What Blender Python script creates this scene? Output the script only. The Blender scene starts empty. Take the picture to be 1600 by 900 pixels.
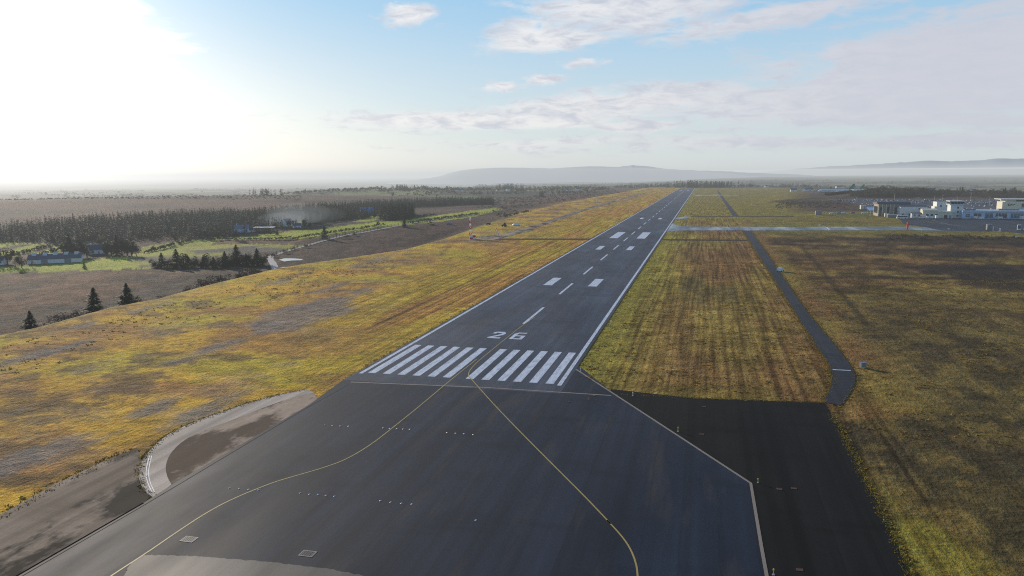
import bpy, math, random
import numpy as np
from mathutils import Matrix, Vector

random.seed(7)
rng = np.random.default_rng(7)
scene = bpy.context.scene
COL = scene.collection
R = math.radians

# ------------------------------------------------------------------ survey
CAM_H = 44.61
FPX, PITCH, ROLL, YAW = 1202.28, 0.145908, 0.0054257, 0.2438476
X0, Y0 = -12.125, 166.23            # start of the threshold stripes on the centre line
SY, CY = math.sin(YAW), math.cos(YAW)

def W(u, v):                        # runway coordinates (along, right) -> world
    return (X0 + u*SY + v*CY, Y0 + u*CY - v*SY)
def UV(x, y):
    dx, dy = x - X0, y - Y0
    return dx*SY + dy*CY, dx*CY - dy*SY

def ray(px, py):                    # sight line of the survey photograph (1600 x 900)
    X, Y = (px-800)/FPX, (450-py)/FPX
    c, s = math.cos(ROLL), math.sin(ROLL)
    X, Y = X*c + Y*s, -X*s + Y*c
    cp, sp = math.cos(PITCH), math.sin(PITCH)
    return Vector((X, cp + Y*sp, -sp + Y*cp))
def G(px, py, z=0.0):               # where it meets level z
    d = ray(px, py); t = (z-CAM_H)/d.z
    return (d.x*t, d.y*t)
def GD(px, dist):                   # point in that direction at forward distance dist
    d = ray(px, 273); return (d.x/d.y*dist, dist)
_TS = np.geomspace(25, 30000, 500)
def GH(px, py):                     # meets the terrain
    d = ray(px, py); t = _TS
    for k in range(2):
        b = CAM_H + d.z*t < H(d.x*t, d.y*t); i = max(1, int(np.argmax(b)))
        if not b.any(): return (d.x*t[-1], d.y*t[-1])
        t = np.linspace(t[i-1], t[i], 80)
    b = CAM_H + d.z*t < H(d.x*t, d.y*t); q = t[int(np.argmax(b))]
    return (d.x*q, d.y*q)
def behind(px, py, e):              # a spot e metres past the rim seen at (px, py)
    x, y = G(px, py); r = math.hypot(x, y); return (x*(1+e/r), y*(1+e/r))

# ------------------------------------------------------------------ noise
def _hash(ix, iy, seed):
    h = (ix.astype(np.int64)*374761393 + iy.astype(np.int64)*668265263 + seed*982451653) & 0xFFFFFFFF
    h = ((h ^ (h >> 13)) * 1274126177) & 0xFFFFFFFF
    h = (h ^ (h >> 16)) & 0xFFFFFF
    return h / float(0xFFFFFF)
def vn(x, y, seed=0):
    x = np.asarray(x, float); y = np.asarray(y, float)
    ix, iy = np.floor(x), np.floor(y); fx, fy = x-ix, y-iy
    fx = fx*fx*(3-2*fx); fy = fy*fy*(3-2*fy)
    a = _hash(ix, iy, seed); b = _hash(ix+1, iy, seed); c = _hash(ix, iy+1, seed); d = _hash(ix+1, iy+1, seed)
    return (a*(1-fx)+b*fx)*(1-fy) + (c*(1-fx)+d*fx)*fy
def fbm(x, y, seed=0, octv=4, gain=.5):
    s = 0; a = 1; n = 0
    for k in range(octv):
        s = s + a*vn(x*2**k + 13.7*k, y*2**k + 7.1*k, seed+k); n += a; a *= gain
    return s/n
def sst(a, b, x):
    t = np.clip((np.asarray(x, float)-a)/(b-a), 0, 1); return t*t*(3-2*t)

# ------------------------------------------------------------------ terrain height
_edge_px = [(-260, 560), (-120, 545), (0, 523.5), (77, 507.5), (136, 491), (187, 477), (260, 463.8), (306, 451), (345, 440.5), (413, 424.5), (434, 419), (480, 411), (560, 400), (640, 388), (700, 372), (800, 340), (900, 315)]
_e = sorted(UV(*G(x, y)) for x, y in _edge_px)
EU = np.array([-3000, -400] + [p[0] for p in _e] + [2500]); EV = np.array([_e[0][1]-40, _e[0][1]-15] + [p[1] for p in _e] + [-120.])
def seg_d(x, y, ax, ay, bx, by):
    dx, dy = bx-ax, by-ay
    t = np.clip(((x-ax)*dx + (y-ay)*dy)/(dx*dx+dy*dy), 0, 1)
    return np.hypot(x-ax-t*dx, y-ay-t*dy)
def H(x, y):
    x = np.asarray(x, float); y = np.asarray(y, float)
    u, v = UV(x, y); r = np.hypot(x, y)
    d = np.interp(u, EU, EV) - v
    amp = 8.5*(1-sst(330, 620, u)) + 3.0
    z = -amp*sst(-2, 34, d) - 3.0*sst(30, 260, d)
    out = sst(5, 60, d)
    z = z + out*(fbm(x/60, y/60, 3)-.5)*2.4
    # moor rising behind the plantation, and the knolls further out
    z = z + 12*np.exp(-(seg_d(x, y, -1500, 800, -520, 1560)/330)**2)*sst(100, 400, d)
    z = z + 27*np.exp(-((x+470)/330)**2-((y-2450)/260)**2) + 14*np.exp(-((x+170)/300)**2-((y-3000)/300)**2)
    # car park slope and bank on the right
    m = sst(.28, .42, x/np.maximum(y, 1)) * (y > 10)
    z = z + m*7*sst(880, 1320, y)*(1-sst(1380, 2000, y)) + m*5*np.exp(-((y-1290)/55)**2)*sst(.40, .45, x/np.maximum(y, 1))
    # the plain beyond
    f1 = np.where(u > 0, sst(2450, 3600, u + np.abs(v+100)*.25), sst(2500, 4000, r)); f1 = np.maximum(f1, sst(1700, 3000, r)*sst(250, 700, d)); f1 = np.maximum(f1, sst(1600, 2600, r)*sst(500, 900, v))
    rt = sst(.08, .36, x/np.maximum(y, 1))*(y > 0)
    z = z - f1*(20 + (62 - 70*rt)*sst(3500, 12000, r)) - 22*sst(1700, 3600, r)*sst(300, 800, d)*(x < -300)
    z = z + sst(2200, 5000, r)*(fbm(x/1100, y/1100, 11, 3)-.5)*(40-18*rt)
    flat = (1-sst(-6, 10, d))
    bump = (fbm(x/9, y/9, 21, 3)-.5)*.35*flat*sst(26.5, 40, np.abs(v)) if True else 0
    return z + bump*sst(140, 260, np.abs(v+20)+0*u)
def H1(x, y): return float(H(np.array([x]), np.array([y]))[0])

# ------------------------------------------------------------------ materials
MATS = {}
def mat(name, rgb, rough=.7, metal=0., var=.15, scale=1.2, spec=.3, bump=0.):
    if name in MATS: return MATS[name]
    m = bpy.data.materials.new(name); m.use_nodes = True; nt = m.node_tree; n = nt.nodes; L = nt.links
    b = n['Principled BSDF']; b.inputs['Roughness'].default_value = rough; b.inputs['Metallic'].default_value = metal
    b.inputs['Specular IOR Level'].default_value = spec
    tc = n.new('ShaderNodeTexCoord'); no = n.new('ShaderNodeTexNoise'); no.inputs['Scale'].default_value = scale; no.inputs['Detail'].default_value = 5
    L.new(tc.outputs['Object'], no.inputs['Vector'])
    mx = n.new('ShaderNodeMix'); mx.data_type = 'RGBA'
    mx.inputs[6].default_value = (*[c*(1-var) for c in rgb], 1); mx.inputs[7].default_value = (*[min(1, c*(1+var)) for c in rgb], 1)
    L.new(no.outputs['Fac'], mx.inputs[0]); L.new(mx.outputs[2], b.inputs['Base Color'])
    if bump:
        bp = n.new('ShaderNodeBump'); bp.inputs['Strength'].default_value = bump; L.new(no.outputs['Fac'], bp.inputs['Height']); L.new(bp.outputs['Normal'], b.inputs['Normal'])
    MATS[name] = m; return m

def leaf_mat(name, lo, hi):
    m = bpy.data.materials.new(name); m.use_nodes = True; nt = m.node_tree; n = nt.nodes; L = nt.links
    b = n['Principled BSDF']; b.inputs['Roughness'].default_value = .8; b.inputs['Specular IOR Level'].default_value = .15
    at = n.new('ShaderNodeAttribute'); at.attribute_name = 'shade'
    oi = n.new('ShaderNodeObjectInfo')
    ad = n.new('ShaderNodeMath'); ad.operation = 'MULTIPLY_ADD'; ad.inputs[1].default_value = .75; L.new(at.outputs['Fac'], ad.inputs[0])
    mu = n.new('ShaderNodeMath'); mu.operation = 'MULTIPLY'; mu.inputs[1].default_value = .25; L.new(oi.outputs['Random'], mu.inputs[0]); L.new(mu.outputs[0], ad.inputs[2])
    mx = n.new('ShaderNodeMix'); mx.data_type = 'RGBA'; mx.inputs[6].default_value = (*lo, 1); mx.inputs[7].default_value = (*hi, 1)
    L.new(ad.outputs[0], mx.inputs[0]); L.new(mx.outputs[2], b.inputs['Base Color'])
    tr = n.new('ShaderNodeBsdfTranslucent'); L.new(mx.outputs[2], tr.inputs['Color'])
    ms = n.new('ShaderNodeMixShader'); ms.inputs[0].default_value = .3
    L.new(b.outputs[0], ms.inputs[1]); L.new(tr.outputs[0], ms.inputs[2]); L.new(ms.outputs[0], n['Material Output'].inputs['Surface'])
    return m

def runway_vec(nt, sx, sy):         # coordinates along/across the runway, in metres / scale
    n, L = nt.nodes, nt.links
    tc = n.new('ShaderNodeTexCoord'); mp = n.new('ShaderNodeMapping'); mp.vector_type = 'TEXTURE'
    mp.inputs['Location'].default_value = (X0, Y0, 0); mp.inputs['Rotation'].default_value = (0, 0, -YAW); mp.inputs['Scale'].default_value = (sx, sy, 1)
    L.new(tc.outputs['Object'], mp.inputs['Vector']); return mp.outputs[0]
def noise(nt, vec, scale=1., detail=4, rough=.55):
    no = nt.nodes.new('ShaderNodeTexNoise'); no.inputs['Scale'].default_value = scale; no.inputs['Detail'].default_value = detail; no.inputs['Roughness'].default_value = rough
    nt.links.new(vec, no.inputs['Vector']); return no.outputs['Fac']
def ramp(nt, fac, stops):
    r = nt.nodes.new('ShaderNodeValToRGB'); e = r.color_ramp.elements
    while len(e) < len(stops): e.new(.5)
    for k, (p, c) in enumerate(stops):
        e[k].position = p; e[k].color = (*c, 1) if len(c) == 3 else c
    nt.links.new(fac, r.inputs[0]); return r.outputs[0]
def mixc(nt, fac, a, b, mode='MIX'):
    m = nt.nodes.new('ShaderNodeMix'); m.data_type = 'RGBA'; m.blend_type = mode
    for s, val in ((0, fac), (6, a), (7, b)):
        if isinstance(val, (int, float)): m.inputs[s].default_value = val
        elif isinstance(val, tuple): m.inputs[s].default_value = (*val, 1)
        else: nt.links.new(val, m.inputs[s])
    return m.outputs[2]

def pavement(name, dark, light, r0=.42, r1=.62, spec=.5, patch=22, lane=True, tint=(.10, .085, .075), tintf=.5, mud=None):
    m = bpy.data.materials.new(name); m.use_nodes = True; nt = m.node_tree; n = nt.nodes; L = nt.links
    b = n['Principled BSDF']; b.inputs['Specular IOR Level'].default_value = spec
    big = noise(nt, runway_vec(nt, patch*.6, patch*2.4), 1, 5)
    base = mixc(nt, ramp(nt, big, [(.36, (0, 0, 0)), (.62, (1, 1, 1))]), dark, light)
    if lane:                         # paver lanes and rubber streaks run along the runway
        st = noise(nt, runway_vec(nt, 2.2, 260), 1, 3)
        base = mixc(nt, .75, base, ramp(nt, st, [(.3, (.5, .5, .5)), (.7, (1.4, 1.4, 1.4))]), 'MULTIPLY')
        bl = noise(nt, runway_vec(nt, 26, 9), 1, 4)
        base = mixc(nt, ramp(nt, bl, [(.55, (0, 0, 0)), (.72, (.8, .8, .8))]), base, tuple(c*.62 for c in dark))
        br = noise(nt, runway_vec(nt, 9, 60), 1.7, 4)
        base = mixc(nt, ramp(nt, br, [(.56, (0, 0, 0)), (.74, (tintf, tintf, tintf))]), base, tint)
    if lane:                         # longitudinal paving joints and sealed cracks
        sx = n.new('ShaderNodeSeparateXYZ'); L.new(runway_vec(nt, 1, 1), sx.inputs[0])
        wob = n.new('ShaderNodeMath'); wob.operation = 'MULTIPLY_ADD'; wob.inputs[1].default_value = .16; L.new(noise(nt, runway_vec(nt, 3, 9), 1, 3), wob.inputs[0])
        dv = n.new('ShaderNodeMath'); dv.operation = 'DIVIDE'; dv.inputs[1].default_value = 4.6; L.new(sx.outputs[0], dv.inputs[0]); L.new(dv.outputs[0], wob.inputs[2])
        fr = n.new('ShaderNodeMath'); fr.operation = 'FRACT'; L.new(wob.outputs[0], fr.inputs[0])
        base = mixc(nt, ramp(nt, fr.outputs[0], [(0, (.45, .45, .45)), (.035, (.25, .25, .25)), (.05, (0, 0, 0))]), base, tuple(c*.45 for c in dark))
    if mud:
        md = noise(nt, runway_vec(nt, 10, 22), 1, 7, .65)
        base = mixc(nt, ramp(nt, md, [(mud[1], (0, 0, 0)), (mud[1]+.07, (1, 1, 1))]), base, mud[0])
    fine = noise(nt, runway_vec(nt, .5, .5), 1, 6, .7)
    base = mixc(nt, .6, base, ramp(nt, fine, [(.25, (.7, .7, .7)), (.75, (1.3, 1.3, 1.3))]), 'MULTIPLY')
    L.new(base, b.inputs['Base Color'])
    wet = noise(nt, runway_vec(nt, 14, 70), 1, 5)
    mr = n.new('ShaderNodeMapRange'); mr.inputs[1].default_value = .35; mr.inputs[2].default_value = .65; mr.inputs[3].default_value = r0; mr.inputs[4].default_value = r1
    L.new(wet, mr.inputs[0]); L.new(mr.outputs[0], b.inputs['Roughness'])
    bp = n.new('ShaderNodeBump'); bp.inputs['Strength'].default_value = .25; bp.inputs['Distance'].default_value = .02
    L.new(fine, bp.inputs['Height']); L.new(bp.outputs[0], b.inputs['Normal'])
    return m
def paint(name, rgb, wear=.45, worn=(.16, .17, .19)):
    m = bpy.data.materials.new(name); m.use_nodes = True; nt = m.node_tree; n = nt.nodes
    b = n['Principled BSDF']; b.inputs['Roughness'].default_value = .6; b.inputs['Specular IOR Level'].default_value = .35
    f = noise(nt, runway_vec(nt, .8, 3), 1, 7, .7)
    big = noise(nt, runway_vec(nt, 1.2, 14), 1, 3)
    c = mixc(nt, ramp(nt, f, [(wear+.1, (0, 0, 0)), (wear+.35, (.7, .7, .7))]), rgb, worn)
    c = mixc(nt, .5, c, ramp(nt, big, [(.3, (.8, .8, .8)), (.7, (1.1, 1.1, 1.1))]), 'MULTIPLY')
    nt.links.new(c, b.inputs['Base Color']); return m

# ------------------------------------------------------------------ mesh helpers
class MB:
    def __init__(s): s.v = []; s.f = []; s.m = []
    def quad(s, pts, m=0):
        i = len(s.v); s.v += [tuple(p) for p in pts]; s.f.append(tuple(range(i, i+len(pts)))); s.m.append(m)
    def box(s, x0, x1, y0, y1, z0, z1, m=0, mtop=None):
        i = len(s.v)
        s.v += [(x0,y0,z0),(x1,y0,z0),(x1,y1,z0),(x0,y1,z0),(x0,y0,z1),(x1,y0,z1),(x1,y1,z1),(x0,y1,z1)]
        for k, f in enumerate(((3,2,1,0),(4,5,6,7),(0,1,5,4),(1,2,6,5),(2,3,7,6),(3,0,4,7))):
            s.f.append(tuple(i+a for a in f)); s.m.append(mtop if (k == 1 and mtop is not None) else m)
        return s
    def tube(s, a, b, r0, r1=None, n=6, m=0, cap=True):
        r1 = r0 if r1 is None else r1
        a, b = Vector(a), Vector(b); d = (b-a).normalized()
        e = d.orthogonal().normalized(); f = d.cross(e); i = len(s.v)
        for p, r in ((a, r0), (b, r1)):
            for k in range(n):
                t = 2*math.pi*k/n; s.v.append(tuple(p + e*r*math.cos(t) + f*r*math.sin(t)))
        for k in range(n):
            s.f.append((i+k, i+(k+1) % n, i+n+(k+1) % n, i+n+k)); s.m.append(m)
        if cap:
            s.f.append(tuple(i+n-1-k for k in range(n))); s.m.append(m); s.f.append(tuple(i+n+k for k in range(n))); s.m.append(m)
        return s
    def prism(s, prof, x0, x1, m=0):     # profile in (y,z) extruded along x
        i = len(s.v); n = len(prof)
        s.v += [(x0, y, z) for y, z in prof] + [(x1, y, z) for y, z in prof]
        for k in range(n):
            s.f.append((i+k, i+(k+1) % n, i+n+(k+1) % n, i+n+k)); s.m.append(m)
        s.f.append(tuple(i+n-1-k for k in range(n))); s.m.append(m); s.f.append(tuple(i+n+k for k in range(n))); s.m.append(m)
        return s
    def build(s, name, mats, parent=None, smooth=False):
        return obj(name, s.v, s.f, mats, parent, s.m, smooth)
def obj(name, v, f, mats, parent=None, mi=None, smooth=False):
    me = bpy.data.meshes.new(name); me.from_pydata([tuple(p) for p in v], [], f)
    for m in (mats if isinstance(mats, (list, tuple)) else [mats]): me.materials.append(m)
    if mi is not None and any(mi): me.polygons.foreach_set('material_index', mi)
    if smooth: me.polygons.foreach_set('use_smooth', [True]*len(f))
    me.update(); o = bpy.data.objects.new(name, me); COL.objects.link(o)
    if parent is not None: o.parent = parent
    return o
def tag(o, label=None, cat=None, group=None, kind=None):
    if label: o['label'] = label
    if cat: o['category'] = cat
    if group: o['group'] = group
    if kind: o['kind'] = kind
    return o
def thing(name, label, cat, loc=(0, 0, 0), rz=0, group=None):
    o = bpy.data.objects.new(name, None); COL.objects.link(o); o.location = loc; o.rotation_euler = (0, 0, rz); o.empty_display_size = .5
    return tag(o, label, cat, group)
def copy_tree(o, loc=None, rz=None, sc=None, label=None, parent=None):
    c = o.copy(); COL.objects.link(c)
    if parent is not None: c.parent = parent
    for ch in list(o.children): copy_tree(ch, parent=c)
    if loc is not None: c.location = loc
    if rz is not None: c.rotation_euler = (0, 0, rz)
    if sc is not None: c.scale = sc if isinstance(sc, tuple) else (sc, sc, sc)
    if label: c['label'] = label
    return c
def tri_mesh(name, V, F, shade, m, parent=None):   # numpy triangles with a per-face shade
    me = bpy.data.meshes.new(name); nv, nf = len(V), len(F)
    me.vertices.add(nv); me.vertices.foreach_set('co', np.ascontiguousarray(V, np.float32).ravel())
    k = F.shape[1]
    me.loops.add(nf*k); me.loops.foreach_set('vertex_index', np.ascontiguousarray(F, np.int32).ravel())
    me.polygons.add(nf); me.polygons.foreach_set('loop_start', np.arange(0, nf*k, k, dtype=np.int32))
    if shade is not None:
        a = me.attributes.new('shade', 'FLOAT', 'FACE'); a.data.foreach_set('value', np.ascontiguousarray(shade, np.float32))
    me.materials.append(m); me.update(calc_edges=True); me.validate()
    o = bpy.data.objects.new(name, me); COL.objects.link(o)
    if parent is not None: o.parent = parent
    return o

# ------------------------------------------------------------------ ground
def inpoly(x, y, poly):
    c = np.zeros(x.shape, bool); n = len(poly)
    for i in range(n):
        x1, y1 = poly[i]; x2, y2 = poly[(i+1) % n]
        if y1 == y2: continue
        c ^= ((y1 > y) != (y2 > y)) & (x < (x2-x1)*(y-y1)/(y2-y1)+x1)
    return c
def GP(pts, terrain=False): return [(GH(*p) if terrain else G(*p)) for p in pts]

FIELDS = [  # pasture polygons in the low ground on the left
    [(-40, 402), (60, 380), (80, 382), (20, 402), (-40, 412)],
    [(-60, 384), (20, 378), (62, 379), (20, 384), (-60, 392)],
    [(55, 396), (95, 382), (120, 384), (75, 402)],
    [(-60, 420), (110, 412), (170, 402), (300, 398), (300, 412), (180, 421), (40, 424), (-60, 428)],
    [(205, 398), (225, 385), (300, 374), (345, 374), (330, 382), (440, 381), (480, 384), (440, 392), (380, 398), (290, 405), (235, 420), (200, 412)],
    [(330, 370), (375, 371), (420, 364), (460, 360), (500, 357), (600, 346), (612, 351), (540, 364), (470, 373), (400, 374), (330, 375)],
    [(560, 352), (610, 345), (650, 341), (700, 334), (770, 325), (790, 327), (745, 337), (690, 346), (640, 351), (590, 355)],
    [(585, 334), (600, 331), (604, 340), (575, 346), (550, 346)],
    [(425, 352), (470, 344), (490, 345), (450, 354)],
]
def make_ground():
    az = np.concatenate([np.arange(-180, -50, 5.), np.arange(-50, 47, .105), np.arange(47, 180, 5.)])
    az = np.radians(az); na = len(az)
    a1 = np.radians(np.concatenate([np.arange(75, 40, -3.), np.arange(40, 4, -.115), np.arange(4, 1.0, -.05)]))
    r = CAM_H/np.tan(a1)
    r = np.concatenate([r, np.geomspace(r[-1]*1.02, 46000, 170)])
    nr = len(r)
    rr, aa = np.meshgrid(r, az, indexing='ij')
    x, y = (rr*np.sin(aa)).ravel(), (rr*np.cos(aa)).ravel()
    z = H(x, y) - .10
    u, v = UV(x, y); d = np.interp(u, EU, EV) - v; rad = np.hypot(x, y)
    def C(*c): return np.array(c)[None, :]
    def lerp(a, b, t): return a + (b-a)*t[:, None]
    # mown and rough grass of the airfield; left colours brightened for glare toward the sun
    n1 = fbm(u/90, v/38, 31, 4); n2 = fbm(u/22, v/7, 32, 4); n3 = fbm(u/60, v/1.7, 33, 3); n4 = fbm(x/4, y/4, 34, 3, .7)
    n5 = fbm(u/7, v/30, 35, 3)
    gold, yg, brn, dk = C(.70, .385, .040), C(.55, .385, .036), C(.40, .19, .06), C(.17, .105, .05)
    left = lerp(np.repeat(gold, len(x), 0), yg, sst(.42, .60, fbm(x/34, y/30, 36, 6, .58)))
    left = lerp(left, brn, sst(.43, .60, fbm(x/24, y/20, 32, 6, .64))*.85)
    left = lerp(left, dk, sst(.53, .66, fbm(x/14, y/11, 37, 6, .66))*.8)
    left = lerp(left, C(.28, .225, .16), sst(.56, .68, fbm(x/26, y/20, 137, 6, .64))*.32)
    # strip beside the runway is greener and combed along the runway
    comb = np.clip(sst(-88, -55, v + 12*(fbm(u/40, v/40, 131)-.5))*(v < 0)*sst(0, 110, u + 60*(fbm(u/30, v/20, 132)-.5)) + np.exp(-((v+26)/9)**2)*(v < 0)*.6, 0, 1)
    strip = lerp(np.repeat(C(.49, .325, .035), len(x), 0), C(.50, .25, .05), sst(.38, .60, fbm(u/70, v/14, 38, 4)))
    left = lerp(left, strip, comb*.9)
    left = left*(1 + comb*(n3-.5)*.8)[:, None]
    # bare grey ground
    grey = np.zeros(len(x))
    for (px, py, su, sv, w) in ((470, 492, 30, 15, 1.4), (530, 466, 34, 9, 1.0), (430, 510, 20, 8, 1.0), (445, 437, 30, 6, 1), (585, 407, 60, 9, .9), (80, 548, 22, 4, 1.3), (95, 516, 18, 4, 1), (240, 480, 18, 5, 1), (380, 462, 22, 5, .9), (230, 640, 12, 4, .9), (60, 708, 24, 6, .9), (140, 692, 18, 4, .8), (300, 650, 26, 5, .8), (30, 640, 14, 4, .7), (520, 448, 40, 6, .8), (330, 545, 30, 6, .8), (120, 620, 20, 5, .7)):
        gu, gv = UV(*G(px, py)); grey = np.maximum(grey, w*np.exp(-((u-gu)/su)**2-((v-gv)/sv)**2))
    grey = sst(.42, .74, grey*(.05+1.6*fbm(x/22, y/16, 39, 6, .62)))
    left = lerp(left, C(.22, .19, .165), grey*.75)
    # near the left track: darker muddy verge
    # right-hand side
    right = lerp(np.repeat(C(.30, .20, .045), len(x), 0), C(.245, .13, .043), sst(.38, .62, fbm(u/70, v/20, 41, 5)))
    stripR = sst(26, 32, v)*(1-sst(82, 89, v))
    edgeg = np.maximum(np.exp(-((v-24)/16)**2), np.exp(-((u+20)/22)**2)*(v < 68)*sst(-34, -26, u))
    right = lerp(right, C(.34, .295, .038), np.clip(edgeg, 0, 1)*.75)
    right = right*(1 + stripR*((n3-.5)*.8 + (n5-.5)*.7))[:, None]
    darkp = np.zeros(len(x))
    for (px, py, su, sv, w) in ((1120, 460, 40, 14, .8), (1080, 440, 50, 10, .7)):
        gu, gv = UV(*G(px, py)); darkp = np.maximum(darkp, w*np.exp(-((u-gu)/su)**2-((v-gv)/sv)**2))
    right = lerp(right, C(.10, .075, .03), sst(.35, .7, darkp*(.4+1.1*n2))*.75)
    # moor east of the perimeter road
    moor = sst(90, 99, v + 6*(fbm(u/12, v/12, 133)-.5) + 30*sst(-2, -22, u))*(u > -500)
    mb = lerp(np.repeat(C(.225, .125, .042), len(x), 0), C(.285, .19, .045), sst(.48, .64, fbm(u/26, v/70, 43, 5)))
    mb = lerp(mb, C(.09, .052, .03), sst(.46, .64, fbm(u/26, v/80, 44, 6, .6))*.85)
    mb = lerp(mb, C(.045, .033, .024), sst(.60, .74, fbm(u/12, v/22, 45, 5, .6))*.75)
    mb = lerp(mb, C(.30, .20, .055), sst(.56, .70, fbm(u/7, v/26, 144, 6, .6))*.6)
    mb = mb*(.48+.85*sst(.36, .64, fbm(u/5, v/24, 145, 5, .65)))[:, None]
    nearg = 1-sst(60, 210, u + 25*(fbm(u/30, v/30, 47)-.5))
    mb = lerp(mb, lerp(np.repeat(C(.205, .142, .042), len(x), 0), C(.085, .064, .028), sst(.4, .6, fbm(u/14, v/6, 46, 6, .62))), nearg*.85)
    brt = np.zeros(len(x))
    for (px, py, su, sv, w) in ((1440, 870, 14, 7, 1.0), (1490, 880, 14, 7, .9), (1390, 790, 10, 3, .7)):
        gu, gv = UV(*G(px, py)); brt = np.maximum(brt, w*np.exp(-((u-gu)/su)**2-((v-gv)/sv)**2))
    mb = lerp(mb, C(.27, .215, .035), sst(.3, .7, brt*(.3+1.2*fbm(u/7, v/3.5, 48, 5)))*.9)
    bnd = sst(380, 520, u)*(1-sst(560, 640, u))*.8
    mb = lerp(mb, C(.27, .235, .035), bnd*sst(430, 250, v)*.9)
    # burnt, cut-over peat to the right
    burnt = np.zeros(len(x))
    for (px, py, su, sv, w) in ((1480, 374, 45, 75, 1.2), (1570, 376, 45, 60, 1.2), (1500, 400, 40, 40, .8), (1560, 425, 40, 36, 1.25), (1590, 440, 30, 30, 1.3), (1480, 430, 30, 26, .6), (1460, 392, 22, 40, .7), (1240, 318, 120, 60, .9), (1290, 322, 90, 50, .9)):
        gu, gv = UV(*G(px, py)); burnt = np.maximum(burnt, w*np.exp(-((u-gu)/su)**2-((v-gv)/sv)**2))
    bm = sst(.40, .58, burnt*(.1+1.6*fbm(u/12, v/44, 49, 6, .62)))
    mb = lerp(mb, C(.035, .026, .022), bm*.85)
    # parallel drains: thin dark lines
    for (a, b, w) in ((G(1251, 383), G(1357, 509), 1.3), (G(1160, 345), G(1172, 358), 0.01)):
        dd = seg_d(x, y, *a, *b); mb = lerp(mb, C(.05, .035, .02), np.exp(-(dd/w)**2)*.8)
    right = lerp(right, mb, moor)
    right = lerp(right, C(.28, .22, .035), sst(560, 680, u)*sst(400, 250, v)*.8*(1-bm))
    hm = sst(.34, .40, x/np.maximum(y, 1))*sst(870, 930, y)
    right = lerp(right, lerp(np.repeat(C(.13, .075, .05), len(x), 0), C(.07, .055, .04), sst(.4, .6, fbm(u/20, v/60, 146, 5))), hm)
    right = lerp(right, C(.15, .15, .035), sst(.39, .43, x/np.maximum(y, 1))*sst(770, 800, y)*(1-sst(855, 880, y))*.8)
    col = np.where((v > 0)[:, None], right, left)
    dl = np.minimum(seg_d(x, y, *G(570, 515), *G(800, 408)), seg_d(x, y, *G(800, 408), *G(890, 365)))
    col = lerp(col, C(.06, .045, .02), np.exp(-(dl/.8)**2)*.75)
    col = col*(1 + (n4-.5)*.8)[:, None]
    # low ground on the left
    bog = lerp(np.repeat(C(.17, .085, .045), len(x), 0), C(.085, .06, .04), sst(.42, .6, fbm(x/55, y/55, 51, 5)))
    bog = lerp(bog, C(.055, .045, .04), sst(.56, .7, fbm(x/30, y/14, 52, 5, .6))*.8)
    bog = lerp(bog, C(.22, .13, .065), sst(.60, .75, fbm(x/40, y/20, 53, 4))*.6)
    pk = np.zeros(len(x))
    for (px, py, sr) in ((520, 398, 45), (580, 380, 60), (650, 364, 70), (480, 404, 30), (700, 352, 60), (560, 392, 40)):
        gx_, gy_ = GH(px, py); pk = np.maximum(pk, np.exp(-((x-gx_)**2+((y-gy_)*.7)**2)/sr**2))
    bog = lerp(bog, C(.075, .045, .035), sst(.3, .55, pk*(.3+1.2*fbm(x/20, y/12, 153, 5)))*.85)
    bog = bog*(.5+.85*sst(.36, .64, fbm(x/8, y/5, 154, 6, .66)))[:, None]
    rimg = np.exp(-((d-3)/6)**2)
    bog = lerp(bog, C(.40, .36, .06), rimg*.8)
    outw = sst(-1, 3, d)
    outw = outw*(1-sst(640, 760, u)) + sst(4, 50, d)*sst(640, 760, u)
    moor2 = lerp(np.repeat(C(.165, .09, .062), len(x), 0), C(.08, .065, .05), sst(.4, .62, fbm(x/170, y/90, 54, 5)))
    bog = lerp(bog, moor2, sst(700, 950, rad))
    col = lerp(col, bog, outw)
    fmask = np.zeros(len(x))
    sel = (d > 0) & (rad < 1600)
    ids = np.where(sel)[0]; wx = x + (fbm(x/18, y/18, 55)-.5)*10 + (rng.random(len(x))-.5)*2; wy = y + (fbm(x/18, y/18, 56)-.5)*10 + (rng.random(len(x))-.5)*6
    for k, P in enumerate(FIELDS):
        ii = ids[inpoly(wx[ids], wy[ids], GP(P, True))]
        base = C(.42, .42, .045) if k not in (4,) else C(.40, .37, .06)
        t = fbm(x[ii]/30, y[ii]/12, 57+k, 4)
        col[ii] = base*(.75+.5*t)[:, None]; fmask[ii] = 1
        if k == 4:
            tt = sst(.50, .58, fbm(x[ii]/70, y[ii]/26, 80, 4)); col[ii] = col[ii]*(1-tt[:, None]) + C(.15, .125, .10)*tt[:, None]
    # countryside of fields and hedges beyond
    cell = 210.
    gx, gy = (x + 60*(fbm(x/300, y/300, 61)-.5))/cell, (y + 60*(fbm(x/300, y/300, 62)-.5))/(cell*1.5)
    ix, iy = np.floor(gx), np.floor(gy); b1 = np.full(len(x), 9.); b2 = np.full(len(x), 9.); idc = np.zeros(len(x))
    for ox in (-1, 0, 1):
        for oy in (-1, 0, 1):
            cx, cy = ix+ox, iy+oy
            dd = np.hypot(cx+_hash(cx, cy, 71)-gx, cy+_hash(cx, cy, 72)-gy)
            hh = _hash(cx, cy, 73); nb = dd < b1
            b2 = np.where(nb, b1, np.minimum(b2, dd)); idc = np.where(nb, hh, idc); b1 = np.where(nb, dd, b1)
    pal = np.array([(.10, .085, .065), (.17, .20, .07), (.075, .07, .055), (.20, .22, .08), (.13, .10, .075), (.055, .06, .05), (.22, .18, .10), (.09, .08, .06)])
    fc = pal[(idc*7.99).astype(int)]*(.8+.4*fbm(x/60, y/60, 63, 3))[:, None]
    hedge = sst(.16, .05, b2-b1)
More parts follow.
